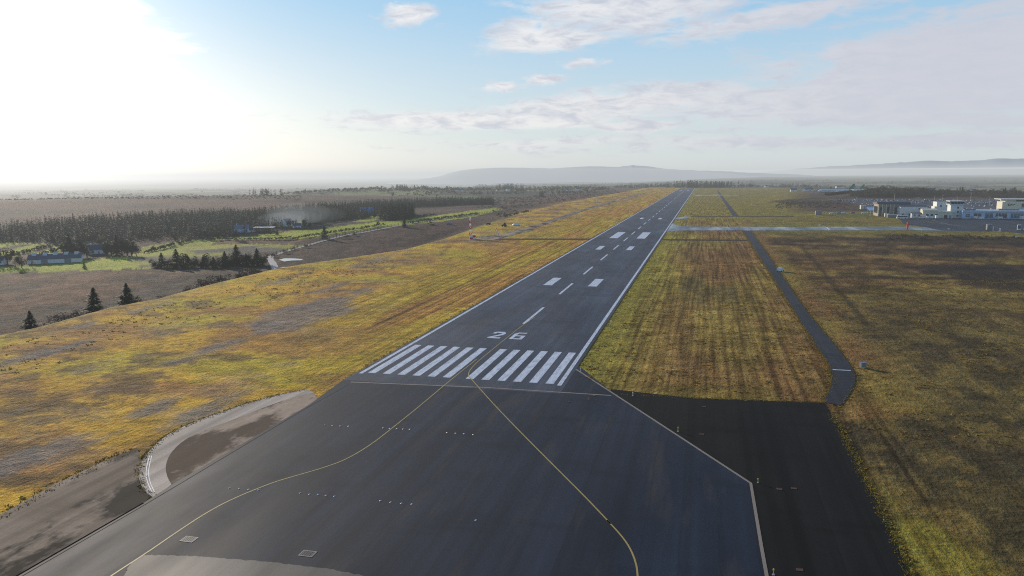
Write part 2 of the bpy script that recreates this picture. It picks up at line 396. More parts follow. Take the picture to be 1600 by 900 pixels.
    fc = lerp(fc, C(.03, .034, .028), hedge*.85)
    fc = lerp(fc, C(.035, .04, .034), sst(.53, .60, fbm(x/500, y/420, 64, 4))*.8)
    wfar = np.maximum(sst(1500, 2300, rad)*sst(150, 330, d), sst(1650, 2100, rad)*sst(300, 380, v))
    wfar = np.maximum(wfar, sst(2440, 2560, u)); wfar = np.maximum(wfar, sst(900, 1500, rad)*sst(90, 240, d)*(x > -240)*.8)
    col = lerp(col, fc, wfar)
    # big pastures beyond the car park bank
    for P in ([(1500, 301), (1700, 297), (1700, 307), (1560, 306)], [(1470, 304), (1600, 303), (1640, 309), (1500, 309)]):
        m = inpoly(x, y, [G(a, b, -25) for a, b in P]); col[m] = (C(.24, .28, .07)*(.8+.4*fbm(x[m]/80, y[m]/30, 65, 3))[:, None])
    col = np.clip(col, .012, .75)
    combA = np.where(v > 0, np.maximum(stripR, moor*.35), comb)*(1-outw)
    # faces, split into the named grounds
    nf = []
    i = np.arange(nr-1)[:, None]*na + np.arange(na)[None, :]
    j = np.arange(nr-1)[:, None]*na + (np.arange(na)[None, :]+1) % na
    F = np.stack([i, i+na, j+na, j], -1).reshape(-1, 4)
    fz = np.zeros(len(F), int); a0 = F[:, 0]
    fz[outw[a0] > .5] = 1; fz[fmask[a0] > .5] = 2; fz[wfar[a0] > .5] = 3
    fz[(fz == 0) & (moor[a0] > .5) & (v[a0] > 0)] = 4
    V = np.stack([x, y, z], -1)
    m = bpy.data.materials.new('turf'); m.use_nodes = True; nt = m.node_tree; n = nt.nodes; L = nt.links
    b = n['Principled BSDF']; b.inputs['Roughness'].default_value = .95; b.inputs['Specular IOR Level'].default_value = .05
    at = n.new('ShaderNodeAttribute'); at.attribute_name = 'albedo'
    f1 = noise(nt, runway_vec(nt, .7, 1.6), 1, 5, .7); f2 = noise(nt, runway_vec(nt, 5, 5), 1, 5, .65)
    c = mixc(nt, .8, at.outputs['Color'], ramp(nt, f1, [(.25, (.5, .5, .5)), (.75, (1.5, 1.5, 1.5))]), 'MULTIPLY')
    c = mixc(nt, .6, c, ramp(nt, f2, [(.3, (.65, .65, .65)), (.7, (1.35, 1.35, 1.3))]), 'MULTIPLY')
    f3 = noise(nt, runway_vec(nt, 1.25, 60), 1, 2, .5); f4 = noise(nt, runway_vec(nt, 14, 4.5), 1, 4, .6)
    cs = mixc(nt, 1., ramp(nt, f3, [(.34, (.56, .50, .47)), (.62, (1.3, 1.3, 1.3))]), ramp(nt, f4, [(.32, (.84, .82, .8)), (.68, (1.16, 1.16, 1.16))]), 'MULTIPLY')
    c = mixc(nt, at.outputs['Alpha'], c, mixc(nt, 1., c, cs, 'MULTIPLY'))
    L.new(c, b.inputs['Base Color'])
    bp = n.new('ShaderNodeBump'); bp.inputs['Strength'].default_value = .9; bp.inputs['Distance'].default_value = .5; L.new(f1, bp.inputs['Height'])
    bp2 = n.new('ShaderNodeBump'); bp2.inputs['Strength'].default_value = .7; bp2.inputs['Distance'].default_value = 1.6; L.new(f2, bp2.inputs['Height'])
    L.new(bp.outputs[0], bp2.inputs['Normal']); L.new(bp2.outputs[0], b.inputs['Normal'])
    for k, nm in enumerate(('airfield_grass', 'moorland', 'pasture_field', 'far_plain', 'peat_bog')):
        fk = F[fz == k]; used, inv = np.unique(fk, return_inverse=True)
        me = bpy.data.meshes.new(nm); fk2 = inv.reshape(-1, 4)
        me.vertices.add(len(used)); me.vertices.foreach_set('co', V[used].astype(np.float32).ravel())
        me.loops.add(len(fk2)*4); me.loops.foreach_set('vertex_index', fk2.astype(np.int32).ravel())
        me.polygons.add(len(fk2)); me.polygons.foreach_set('loop_start', np.arange(0, len(fk2)*4, 4, dtype=np.int32))
        a = me.attributes.new('albedo', 'FLOAT_COLOR', 'POINT'); a.data.foreach_set('color', np.concatenate([col[used], combA[used][:, None]], 1).astype(np.float32).ravel())
        me.polygons.foreach_set('use_smooth', np.ones(len(fk2), bool))
        me.materials.append(m); me.update(calc_edges=True)
        o = bpy.data.objects.new(nm, me); COL.objects.link(o); tag(o, kind='structure')
make_ground()

# ------------------------------------------------------------------ pavements
ASPH = pavement('runway asphalt', (.020, .027, .042), (.060, .072, .098), r0=.55, r1=.75, spec=.2)
APAD = pavement('turn pad asphalt', (.010, .016, .028), (.020, .030, .048), r0=.62, r1=.8, spec=.12, tint=(.085, .065, .05), tintf=.6)
OLD = pavement('old tarmac', (.009, .009, .009), (.015, .015, .014), r0=.8, r1=.95, spec=.06, tintf=.12, tint=(.05, .04, .03))
CONC = pavement('old concrete', (.40, .315, .245), (.52, .42, .335), r0=.7, r1=.9, spec=.2, tintf=.3)
MUD = pavement('muddy concrete', (.33, .23, .155), (.48, .355, .25), r0=.8, r1=.95, spec=.1, lane=False, mud=((.085, .05, .03), .46), patch=6)
TRK = pavement('worn track', (.23, .165, .11), (.42, .31, .215), r0=.85, r1=.98, spec=.08, tintf=.4, mud=((.035, .027, .02), .50))
ROAD = pavement('perimeter road asphalt', (.026, .026, .032), (.040, .039, .046), r0=.65, r1=.85, spec=.15, tintf=.2)
TAXI = pavement('damp taxiway asphalt', (.05, .056, .07), (.10, .11, .13), r0=.22, r1=.5)
DARK = pavement('dark strip', (.022, .02, .018), (.035, .03, .024), r0=.8, r1=.95, spec=.1)
WHITE = paint('white paint', (.70, .73, .78), wear=.36)
YELLOW = paint('yellow paint', (.46, .33, .08), worn=(.2, .16, .08))
KERB = paint('pale kerb', (.30, .23, .165), worn=(.2, .17, .13))
BLACKP = mat('black edge', (.012, .012, .013), .95, 0, .1, 1, 0.)

def sheet(name, pts, z, m, parent=None, kind='structure'):
    o = obj(name, [(x, y, z) for x, y in pts], [tuple(range(len(pts)))], m, parent)
    if o.data.polygons[0].normal.z < 0: o.data.flip_normals()
    if parent is None: tag(o, kind=kind)
    return o
def ribbon(name, pts, w, z, m, parent=None, closed=False, kind='structure'):
    P = [Vector((p[0], p[1], 0)) for p in pts]; L_, R_ = [], []
    for i, p in enumerate(P):
        d = (P[min(i+1, len(P)-1)] - P[max(i-1, 0)]).normalized(); n = Vector((-d.y, d.x, 0))*w/2
        L_.append(p+n); R_.append(p-n)
    return two_edge(name, L_, R_, z, m, parent, kind)
def two_edge(name, L_, R_, z, m, parent=None, kind='structure'):
    n = len(L_); v = [(p[0], p[1], z) for p in L_] + [(p[0], p[1], z) for p in R_]
    o = obj(name, v, [(i, i+1, n+i+1, n+i) for i in range(n-1)], m, parent)
    if o.data.polygons[0].normal.z < 0: o.data.flip_normals()
    if parent is None: tag(o, kind=kind)
    return o
def smooth_pts(pts, k=3):
    for _ in range(k):
        q = [pts[0]]
        for a, b in zip(pts[:-1], pts[1:]):
            q += [(a[0]*.75+b[0]*.25, a[1]*.75+b[1]*.25), (a[0]*.25+b[0]*.75, a[1]*.25+b[1]*.75)]
        pts = q + [pts[-1]]
    return pts

RW_END = 2390
rv = 24.3
runway = sheet('runway', [W(-7, -rv), W(-7, rv), W(RW_END, rv), W(RW_END, -rv)], .012, ASPH)
padL = [G(545, 598.5), G(480, 634.5), G(272, 755), G(224, 786), G(26, 900), G(-213, 1040)]
padR = [G(900, 577), G(961.5, 617), G(1076, 691.6), G(1173, 755), G(1190, 856), G(1198, 900), G(1222, 1040)]
pad = sheet('turn_pad', [W(-7.01, -rv), W(-7.01, rv), W(17, rv+.01)] + padR[1:] + padL[::-1][:-1], .010, APAD)
sheet('old_tarmac', GP([(955, 608), (1084.6, 622), (1180, 625.5), (1287, 629), (1298, 647.7), (1317.6, 685), (1380, 808), (1423, 900), (1495, 1040), (1215, 1040), (1190, 900), (1180, 856), (1160, 755), (1070, 695), (950, 618)]), -.004, OLD)
# perimeter road
PL = [(1119.7, 296.7), (1128, 312), (1145, 337)]; PR = [(1122, 296.7), (1133, 312), (1153.5, 337)]
two_edge('perimeter_road', GP(PL), GP(PR), .002, ROAD)
PL2 = smooth_pts(GP([(1159.5, 359), (1200, 423), (1247.6, 496), (1275, 540), (1300, 577), (1301, 597), (1287, 628)]))
PR2 = smooth_pts(GP([(1173, 359), (1212, 415), (1262, 489), (1306, 540), (1331, 572), (1339, 592), (1325, 622), (1297, 650)]))
perim = two_edge('perimeter_road', PL2, PR2, .002, ROAD)
two_edge('give_way_line', GP([(1300.5, 577.0), (1301, 578.1)]), GP([(1329.6, 578.4), (1330.2, 579.4)]), .012, WHITE, perim)
# crossing taxiways
taxi = two_edge('taxiway', GP([(1050, 349), (1062, 353), (1090, 354), (1240, 354.6), (1420, 354), (1500, 356)]), GP([(1040, 362.5), (1062, 360), (1090, 360), (1240, 360), (1420, 359.6), (1500, 361)]), .004, TAXI)
two_edge('taxiway', GP([(1083.5, 304.2), (1240, 305.2)]), GP([(1083, 305.6), (1240, 306.6)]), .004, TAXI)
sheet('taxiway_stub', GP([(1056, 340.5), (1072, 338), (1079, 339), (1075, 341.5), (1054, 342.6)]), .004, TAXI)
ribbon('holding_line', smooth_pts(GP([(1285, 353.9), (1292, 354.8), (1296, 358.8)])), 1.5, .012, WHITE, taxi)
two_edge('drainage_strip', GP([(760, 372.6), (1011, 372.6)]), GP([(760, 374.6), (1007, 374.6)]), -.002, DARK)
two_edge('drainage_strip', GP([(1034, 373.4), (1169, 374.4)]), GP([(1033, 375.3), (1170, 376.3)]), -.002, DARK)
two_edge('drainage_strip', GP([(1080, 337.6), (1240, 337.6)]), GP([(1080, 338.4), (1240, 338.5)]), -.002, DARK)
ribbon('service_track', smooth_pts(GP([(735, 376), (800, 364), (848, 350), (910, 328), (983, 308), (1005, 302)]), 2), 9, -.002, TRK)
APR = pavement('apron asphalt', (.020, .024, .034), (.040, .046, .060), r0=.6, r1=.8, spec=.15)
apron = sheet('apron', GP([(1405, 341), (1450, 340.5), (1640, 342), (1680, 352), (1680, 372), (1600, 364.5), (1560, 361.2), (1500, 361), (1470, 360), (1440, 354), (1412, 350)]), .008, APR)
for a, b in (((1456, 344), (1485, 351)), ((1440, 345), (1500, 353))): ribbon('apron_line', [G(*a), G(*b)], .5, .016, YELLOW, apron)
# old concrete loop on the left
arcO = smooth_pts(GP([(480, 608), (422, 619), (352, 641), (281, 667.5), (246, 689.5), (220, 720), (215, 746), (226, 768.6), (240, 777)]))
arcI = smooth_pts(GP([(490, 613), (439.5, 626), (373.6, 652), (308, 676), (281, 692), (264, 711), (258, 729), (261, 745), (268, 757)]))
sheet('muddy_hardstand', arcI + [G(300, 745), G(400, 687), G(500, 628)], -.006, MUD)
loop = two_edge('loop_road', arcO, arcI, -.002, CONC)
for k in (0, 1): two_edge('lane_marking', smooth_pts(GP([(233+k*3.5, 712), (227+k*4, 735), (229+k*4, 752), (237+k*4, 769)])), smooth_pts(GP([(234+k*3.5, 712), (228+k*4, 735), (230+k*4, 752), (238+k*4, 769)])), .006, WHITE, loop)
two_edge('worn_track', GP([(-420, 1040), (-200, 918), (0, 804), (88, 755), (163, 720), (214, 700)]), GP([(-213, 1042), (-120, 987), (26, 901), (130, 841), (224, 787), (240, 770)]), -.008, TRK)
# edges of the pad
ribbon('edge_strip', [G(*p) for p in ((-213, 1040), (26, 900), (224, 786))], .28, .02, BLACKP, pad)
ribbon('edge_strip', padR, .42, .02, KERB, pad)
ribbon('edge_strip', [G(26+9, 900), G(226, 789), G(480, 637), G(545, 601)], .14, .018, mat('dusty edge', (.13, .10, .075), .95, 0, .3, .5, 0.), pad)
two_edge('transverse_joint', GP([(548, 596.5), (760, 605), (955, 617.5)]), GP([(548, 597.5), (760, 606), (955, 618.6)]), .018, KERB, pad)
_pp = GP([(-90, 1000), (190, 905), (205, 880), (225, 867), (300, 869), (420, 878), (520, 890), (640, 915), (700, 1000)])
_pr = []
for a, b in zip(_pp, _pp[1:] + _pp[:1]):
    for k in range(24): _pr.append((a[0]+(b[0]-a[0])*k/24 + random.uniform(-.1, .1), a[1]+(b[1]-a[1])*k/24 + random.uniform(-.12, .12)))
sheet('grey_patch', _pr, .016, pavement('worn grey patch', (.045, .040, .036), (.085, .072, .058), r0=.6, r1=.8, tintf=.4), pad)


# painted markings
def rect(name, u0, u1, v0, v1, z=.020, m=WHITE, parent=None): return sheet(name, [W(u0, v0), W(u0, v1), W(u1, v1), W(u1, v0)], z, m, parent or runway)
for s in (-1, 1):
    for k in range(6): rect('threshold_stripe', 0, 30, s*(1.8+3.6*k), s*(3.6+3.6*k))
    rect('edge_line', -1, RW_END-2, s*22.55, s*23.45)
u = 64.5
for k in range(38):
    rect('centreline_dash', u, u+30, -.45, .45); u += 59.6
rect('touchdown_marking', 147, 170, -11, -7.4)
rect('touchdown_marking', 147, 170, 7.4, 11)
for s in (-1, 1):
    rect('touchdown_marking', 301, 325, s*7.6, s*10.8)
    rect('aiming_point_marking', 386, 445, s*6.6, s*12.6)
    rect('touchdown_marking', 625, 650, s*7.6, s*10.8)
    rect('aiming_point_marking', RW_END-445, RW_END-386, s*6.6, s*12.6)
    rect('touchdown_marking', RW_END-325, RW_END-300, s*7.6, s*10.8)
    for k in range(6): rect('threshold_stripe', RW_END-36, RW_END-6, s*(1.8+3.6*k), s*(3.6+3.6*k))
# numerals 26, 9 m tall
def strokes(name, quads, u0, v0):
    mb = MB()
    for q in quads: mb.quad([(*W(u0+b, v0+a), .0205) for a, b in q])
    o = mb.build(name, WHITE, runway)
    for p in o.data.polygons:
        if p.normal.z < 0: p.flip()
    return o
strokes('runway_number', [[(0,0),(3.7,0),(3.7,1.3),(0,1.3)], [(0,1.3),(1.3,1.3),(3.6,5.0),(2.6,5.7)], [(2.6,5.7),(3.6,5.0),(3.75,7.0),(2.75,6.9)], [(.2,7.9),(2.75,6.9),(3.75,7.0),(3.0,9.0),(.9,9.0)], [(0,6.3),(.95,6.3),(1.1,7.55),(.2,7.9)]], 42.5, -5.4)
strokes('runway_number', [[(0,0),(3.6,0),(3.6,1.2),(0,1.2)], [(0,1.2),(1,1.2),(1,3.9),(0,3.9)], [(2.6,1.2),(3.6,1.2),(3.6,3.9),(2.6,3.9)], [(0,3.9),(3.6,3.9),(3.6,5.1),(0,5.1)], [(0,5.1),(1,5.1),(1.2,7.8),(0,7.2)], [(0,7.2),(1.2,7.8),(3.3,7.8),(3.3,9),(.9,9)]], 42.5, .9)
# yellow taxi lines
Z2 = lambda x, y: G(480+x/2.275, 540+y/2.275)
Z1 = lambda x, y: G(x/2.275, 540+y/2.275)
Z3 = lambda x, y: G(900+x/2.275, 540+y/2.275)
ribbon('taxi_line', smooth_pts([Z2(603, 48), Z2(500, 130), Z2(400, 215), Z2(300, 295), Z2(230, 350), Z2(140, 405), Z2(50, 437), Z2(-60, 468)] + [Z1(960, 490), Z1(830, 543), Z1(740, 590), Z1(640, 655), Z1(520, 738), Z1(400, 815)] + [G(100, 950), G(20, 1010)], 2), .22, .022, YELLOW, pad)
ribbon('taxi_line', smooth_pts([W(76, .9), W(60, .1), W(30, -.05), W(17, -.1), W(8, .35), W(2.5, 1.55), Z2(583, 118), Z2(650, 195), Z2(760, 310), Z2(900, 450), Z2(1000, 550), Z2(1092, 648)] + [Z3(100, 610), Z3(155, 668), Z3(190, 715), Z3(213, 770), Z3(220, 819), G(998, 960), G(1000, 1040)], 2), .22, .024, YELLOW, pad)

# ------------------------------------------------------------------ small fittings
M_W = mat('white enamel', (.75, .75, .73), .4); M_Y = mat('yellow enamel', (.65, .45, .05), .45); M_R = mat('red enamel', (.55, .03, .02), .45)
M_STEEL = mat('galvanised steel', (.42, .43, .45), .5, .6); M_DK = mat('dark rubber', (.02, .02, .022), .7); M_RUST = mat('rusty iron', (.12, .06, .04), .85)
M_GLASS = mat('dark glass', (.02, .035, .05), .1, 0, .1, 1, .8); M_WOOD = mat('weathered wood', (.20, .15, .11), .9)

def inset(loc, label):
    t = thing('inset_light', label, 'inset light', (*loc, .012), 0, 'inset lights in the turn pad')
    mb = MB(); mb.tube((0, 0, 0), (0, 0, .035), .17, .13, 10); mb.build('collar', M_STEEL, t)
    mb = MB(); mb.tube((0, 0, .036), (0, 0, .075), .10, .06, 8); mb.build('lens', M_W, t)
    return t
groups = [('first row from the threshold, left group', [Z2(62, 283), Z2(90, 285), Z2(118, 286), Z2(147, 287)]),
          ('first row from the threshold, beside the yellow curve', [Z2(271, 293), Z2(294, 295), Z2(319, 296), Z2(342, 297), Z2(365, 298)]),
          ('first row from the threshold, right group', [Z2(497, 310), Z2(528, 312), Z2(558, 314), Z2(590, 317)]),
          ('group crossing the yellow curve at the left', [Z1(815, 507), Z1(850, 509), Z1(883, 512), Z1(918, 514)]),
          ('nearest row, group right of the yellow curve', [Z2(-25, 525), Z2(8, 529), Z2(39, 530), Z2(67, 533), Z2(97, 536)]),
          ('nearest row, middle group', [Z2(260, 552), Z2(297, 557), Z2(335, 561), Z2(372, 564)])]
first = None
for gname, pts in groups:
    for p in pts:
        lab = 'small white light set in the pad, %s' % gname
        if first is None: first = inset(p, lab)
        else: copy_tree(first, (*p, .012), label=lab)
copy_tree(first, (*Z2(600, 621), .012), label='single small white light set alone in the middle of the asphalt pad')
def cover(p, label, m=None, s=1.0):
    t = thing('drain_cover', label, 'drain cover', (*p, .012), -YAW)
    mb = MB(); mb.box(-.9*s, .9*s, -.7*s, -.55*s, 0, .03); mb.box(-.9*s, .9*s, .55*s, .7*s, 0, .03); mb.box(-.9*s, -.75*s, -.55*s, .55*s, 0, .03); mb.box(.75*s, .9*s, -.55*s, .55*s, 0, .03); mb.build('frame', m or KERB, t)
    mb = MB()
    for k in range(5): mb.box(-.73*s+k*.3*s, -.49*s+k*.3*s, -.53*s, .53*s, 0, .02)
    mb.build('lid', M_RUST if m else mat('cast iron', (.05, .05, .055), .6), t); return t
cover(Z1(672, 689), 'square drain cover with pale frame left of the yellow curve')
cover(Z2(2, 740), 'square drain cover with pale frame near the bottom edge of the pad')
for p, l in ((Z3(723, 510), 'rusty cover beside the kerb bend, left of a pair'), (Z3(775, 508), 'rusty cover beside the kerb bend, right of a pair'), (Z3(795, 797), 'rusty cover on the old tarmac close to the near edge'), (Z3(455, 217), 'rusty cover on the old tarmac just below the grass'), (Z3(447, 315), 'rusty cover on the old tarmac midway along the slanted kerb')):
    c = cover(p, l, M_RUST, .42)
def edge_light(p, label, m=M_Y, sc=1.0):
    t = thing('edge_light', label, 'edge light', (*p, 0), 0, 'elevated lights along the paved edges')
    mb = MB(); mb.tube((0, 0, 0), (0, 0, .08), .2*sc, .18*sc, 8); mb.build('base', M_STEEL, t)
    mb = MB(); mb.tube((0, 0, .08), (0, 0, .55*sc), .05*sc, .05*sc, 6); mb.build('stem', m, t)
    mb = MB(); mb.tube((0, 0, .55*sc), (0, 0, .72*sc), .11*sc, .13*sc, 8); mb.tube((0, 0, .72*sc), (0, 0, .85*sc), .12*sc, .05*sc, 8); mb.build('lens', m, t)
    return t
edge_light(Z3(202, 178), 'white edge light where the grass corner meets the slanted kerb', M_W, .9)
edge_light(Z3(363, 305), 'yellow edge light beside the middle of the slanted kerb', M_Y)
edge_light(Z3(647, 487), 'yellow edge light at the bend of the kerb', M_Y, .8)
edge_light(Z3(702, 815), 'yellow edge light at the near end of the kerb', M_Y, .9)
# runway edge lights (60 m apart)
el0 = None
for k in range(0, 34):
    for s in (-1, 1):
        p = W(12+60*k, s*25.6); lab = 'small white runway edge light on the %s verge of the runway' % ('left' if s < 0 else 'right')
        if el0 is None:
            el0 = edge_light(p, lab, M_W, 1.0); el0['group'] = 'runway edge lights'
        else: copy_tree(el0, (*p, 0), label=lab)

# ------------------------------------------------------------------ trees and scrub
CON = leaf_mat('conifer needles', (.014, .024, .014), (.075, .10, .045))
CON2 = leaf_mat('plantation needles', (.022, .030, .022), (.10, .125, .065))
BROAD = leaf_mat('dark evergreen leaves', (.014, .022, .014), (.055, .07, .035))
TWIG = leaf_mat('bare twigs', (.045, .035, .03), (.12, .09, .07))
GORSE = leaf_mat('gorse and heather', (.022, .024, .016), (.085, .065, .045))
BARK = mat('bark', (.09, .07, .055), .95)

def conifer_tris(n, h, rad, seed, base=.08, size=.16, ragged=.35):
    g = np.random.default_rng(seed)
    t = g.random(n)**.75                       # denser low down
    tt = base + (1-base)*t
    rr = rad*(1-t)**.74*(1+.25*np.sin(t*34+seed)) * (.45+.55*np.sqrt(g.random(n))) * (1+ragged*(g.random(n)-.5))
    a = g.random(n)*2*np.pi
    lob = 1 + .22*np.sin(a*3+seed) + .15*np.sin(a*5+t*9)
    c = np.stack([rr*lob*np.cos(a), rr*lob*np.sin(a), tt*h - rr*.28], -1)
    s = h*size*(.35+.65*(1-t))*(.6+.8*g.random(n))
    out = np.stack([np.cos(a), np.sin(a), -.45+.2*g.random(n)], -1); side = np.stack([-np.sin(a), np.cos(a), .5*(g.random(n)-.5)], -1)
    p0 = c - out*s[:, None]*.5 + side*s[:, None]*.32; p1 = c - out*s[:, None]*.5 - side*s[:, None]*.32; p2 = c + out*s[:, None]*.8
    V = np.stack([p0, p1, p2], 1).reshape(-1, 3); F = np.arange(3*n).reshape(-1, 3)
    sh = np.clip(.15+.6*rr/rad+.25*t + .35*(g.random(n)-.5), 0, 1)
    return V, F, sh
def blob_tris(n, h, rad, seed, low=.05, size=.14, lobes=6):
    g = np.random.default_rng(seed)
    lc = np.stack([(g.random(lobes)-.5)*1.3*rad, (g.random(lobes)-.5)*1.3*rad, h*(.3+.5*g.random(lobes))], -1); lr = rad*(.35+.3*g.random(lobes))
    k = g.integers(0, lobes, n); d = g.normal(size=(n, 3)); d /= np.linalg.norm(d, axis=1)[:, None]
    c = lc[k] + d*lr[k][:, None]*np.stack([np.ones(n), np.ones(n), np.full(n, h/(2.2*rad))], -1)*(.55+.5*g.random(n))[:, None]
    c[:, 2] = np.clip(c[:, 2], low*h, None)
    e = g.normal(size=(n, 3)); e /= np.linalg.norm(e, axis=1)[:, None]; f = np.cross(d, e)
    s = rad*size*2*(.5+g.random(n))
    V = np.stack([c+e*s[:, None]*.6, c-e*s[:, None]*.5+f*s[:, None]*.4, c-e*s[:, None]*.3-f*s[:, None]*.5], 1).reshape(-1, 3)
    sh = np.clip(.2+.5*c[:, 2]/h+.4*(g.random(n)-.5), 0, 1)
    return V, np.arange(3*n).reshape(-1, 3), sh
def trunk(parent, h, r, bend=0., limbs=0, seed=0):
    g = random.Random(seed); mb = MB(); pts = [(bend*math.sin(t*2), bend*.5*t, h*t) for t in (0, .35, .7, 1)]
    for k in range(3): mb.tube(pts[k], pts[k+1], r*(1-.28*k), r*(1-.28*(k+1)), 7, cap=False)
    for k in range(limbs):
        t = .35+.6*k/limbs; a = g.random()*6.28; l = h*.35*(1.1-t)
        mb.tube((0, 0, h*t), (l*math.cos(a), l*math.sin(a), h*t+l*.5), r*.35, r*.1, 5, cap=False)
    return mb.build('trunk', BARK, parent)
PROTO = {}
def tree(kind, px, h, label, group, py=None, pos=None, width=1.0, z=None):
    """kind: pine / bush tree / bare; each a thing with trunk and crown"""
    x, y = pos if pos else GH(px, py); zz = H1(x, y)-.15
    var = random.randrange(3); key = (kind, var)
    if key not in PROTO:
        if kind == 'pine':
            t = thing('conifer_tree', label, 'tree'); trunk(t, .95, .022, 0, 8, var); V, F, s = conifer_tris(900, 1., .31, 10+var, .05, .13); tri_mesh('crown', V, F, s, CON, t)
        elif kind == 'round':
            t = thing('evergreen_tree', label, 'tree'); trunk(t, .6, .035, .02, 6, var); V, F, s = blob_tris(700, 1., .36, 20+var, .06, .09, 8); tri_mesh('crown', V, F, s, BROAD, t)
        else:
            t = thing('bare_tree', label, 'tree'); trunk(t, .7, .03, .03, 12, var); V, F, s = blob_tris(520, 1., .34, 30+var, .12, .05, 9); tri_mesh('crown', V, F, s, TWIG, t)
        PROTO[key] = [t, False]
    t, used = PROTO[key]
    if not used: PROTO[key][1] = True; o = t
    else: o = copy_tree(t)
    o['label'] = label
    if group: o['group'] = group
    o.location = (x, y, zz); o.rotation_euler = (0, 0, random.random()*6.28); o.scale = (h*width, h*width, h)
    return o
def shrub(px, py, h, w, label, group, m=TWIG, pos=None):
    x, y = pos if pos else GH(px, py); key = ('shrub', m.name, random.randrange(3))
    if key not in PROTO:
        V, F, s = blob_tris(420, 1., .6, 40+key[2], .02, .075, 7); me = tri_mesh('shrub', V, F, s, m); PROTO[key] = [me, False]
    t, used = PROTO[key]
    if used: o = t.copy(); COL.objects.link(o)
    else: o = t; PROTO[key][1] = True
    tag(o, label, 'shrub', group); o.location = (x, y, H1(x, y)-.2); o.rotation_euler = (0, 0, random.random()*6.28); o.scale = (w, w, h)
    return o
def mass(name, pts, hts, kind, m, n=36, seed=1, rad=.24, size=.24):
    """many trees that read as one mass, one mesh"""
    tpl = []
    for s in range(6):
        if kind == 'pine': tpl.append(conifer_tris(n, 1., rad, seed*17+s, .04, size))
        else: tpl.append(blob_tris(n, 1., rad, seed*17+s, .03, size, 5))
    g = np.random.default_rng(seed); VV, SS = [], []
    P = np.array(pts); z = H(P[:, 0], P[:, 1])
    for k in range(len(P)):
        V, F, s = tpl[k % 6]; a = g.random()*6.28; c, q = math.cos(a), math.sin(a); h = hts[k]
        VV.append(np.stack([P[k, 0] + h*(V[:, 0]*c-V[:, 1]*q), P[k, 1] + h*(V[:, 0]*q+V[:, 1]*c), z[k] + h*V[:, 2] - .2], -1)); SS.append(np.clip(s + .3*(g.random()-.5), 0, 1))
    V = np.concatenate(VV); o = tri_mesh(name, V, np.arange(len(V)).reshape(-1, 3), np.concatenate(SS), m); return tag(o, kind='stuff')
def scatter(poly, n, seed, jit=0):
    g = np.random.default_rng(seed); P = np.array(poly); lo, hi = P.min(0), P.max(0); out = []
    while len(out) < n:
        q = lo + (hi-lo)*g.random((n, 2)); out += list(map(tuple, q[inpoly(q[:, 0], q[:, 1], poly)]))
    return out[:n]

# plantation: a long belt of conifers across the low ground
def gd(px, d): return GD(px, d)
belt = [GH(-160, 381), GH(0, 379), GH(70, 379), GH(210, 374), GH(330, 372), GH(350, 371), GH(440, 355), GH(460, 347), gd(470, 1080), gd(330, 1000), gd(200, 930), gd(60, 840), gd(-80, 770), gd(-240, 730)]
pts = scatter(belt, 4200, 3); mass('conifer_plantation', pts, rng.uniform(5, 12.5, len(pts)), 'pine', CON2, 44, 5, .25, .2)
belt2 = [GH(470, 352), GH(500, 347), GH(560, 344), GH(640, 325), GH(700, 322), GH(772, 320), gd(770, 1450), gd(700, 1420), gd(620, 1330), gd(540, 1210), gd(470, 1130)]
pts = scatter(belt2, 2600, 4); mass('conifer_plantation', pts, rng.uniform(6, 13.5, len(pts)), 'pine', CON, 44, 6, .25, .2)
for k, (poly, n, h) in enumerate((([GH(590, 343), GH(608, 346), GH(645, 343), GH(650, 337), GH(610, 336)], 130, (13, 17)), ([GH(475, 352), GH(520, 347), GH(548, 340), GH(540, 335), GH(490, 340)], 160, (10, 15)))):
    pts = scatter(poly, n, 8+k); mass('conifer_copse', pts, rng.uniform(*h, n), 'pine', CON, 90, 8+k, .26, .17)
# far copses on the skylines
for k, (px, d, n, sp, h) in enumerate(((412, 1620, 26, 26, 15), (632, 2500, 60, 36, 22), (664, 2600, 34, 34, 15), (798, 2700, 50, 40, 24), (845, 1750, 16, 9, 13), (1020, 2800, 90, 110, 16), (1075, 2560, 60, 45, 24), (1110, 2540, 90, 70, 21), (1125, 2560, 60, 40, 20), (1236, 2900, 40, 60, 20))):
    cx, cy = gd(px, d); pts = [(cx+rng.normal()*sp*.6, cy+rng.normal()*sp*.5) for _ in range(n)]
    mass('far_copse', pts, rng.uniform(h*.7, h*1.1, n), 'pine', CON, 40, 20+k)
# woods and hedgerow trees over the plain
pts, hh = [], []
while len(pts) < 4200:
    a = rng.uniform(-40, 42); d = math.exp(rng.uniform(math.log(1700), math.log(11000)))
    x, y = d*math.sin(R(a)), d*math.cos(R(a)); u_, v_ = UV(x, y)
    if u_ < 2460 and -230 < v_ < 330: continue
    if d < 2300 and v_ > 300 and d < 1950: continue
    if d < 2300 and x < -250: continue
    if vn(x/420, y/300, 91) < .52: continue
    k = rng.integers(3, 9); ang = rng.random()*3.14
    for q in range(k):
        s = (q-k/2)*14*(1+d/7000); pts.append((x+s*math.cos(ang), y+s*math.sin(ang)*.5)); hh.append(rng.uniform(6, 14))
mass('far_woods', pts, hh, 'blob', BROAD, 26, 33, .6, .22)
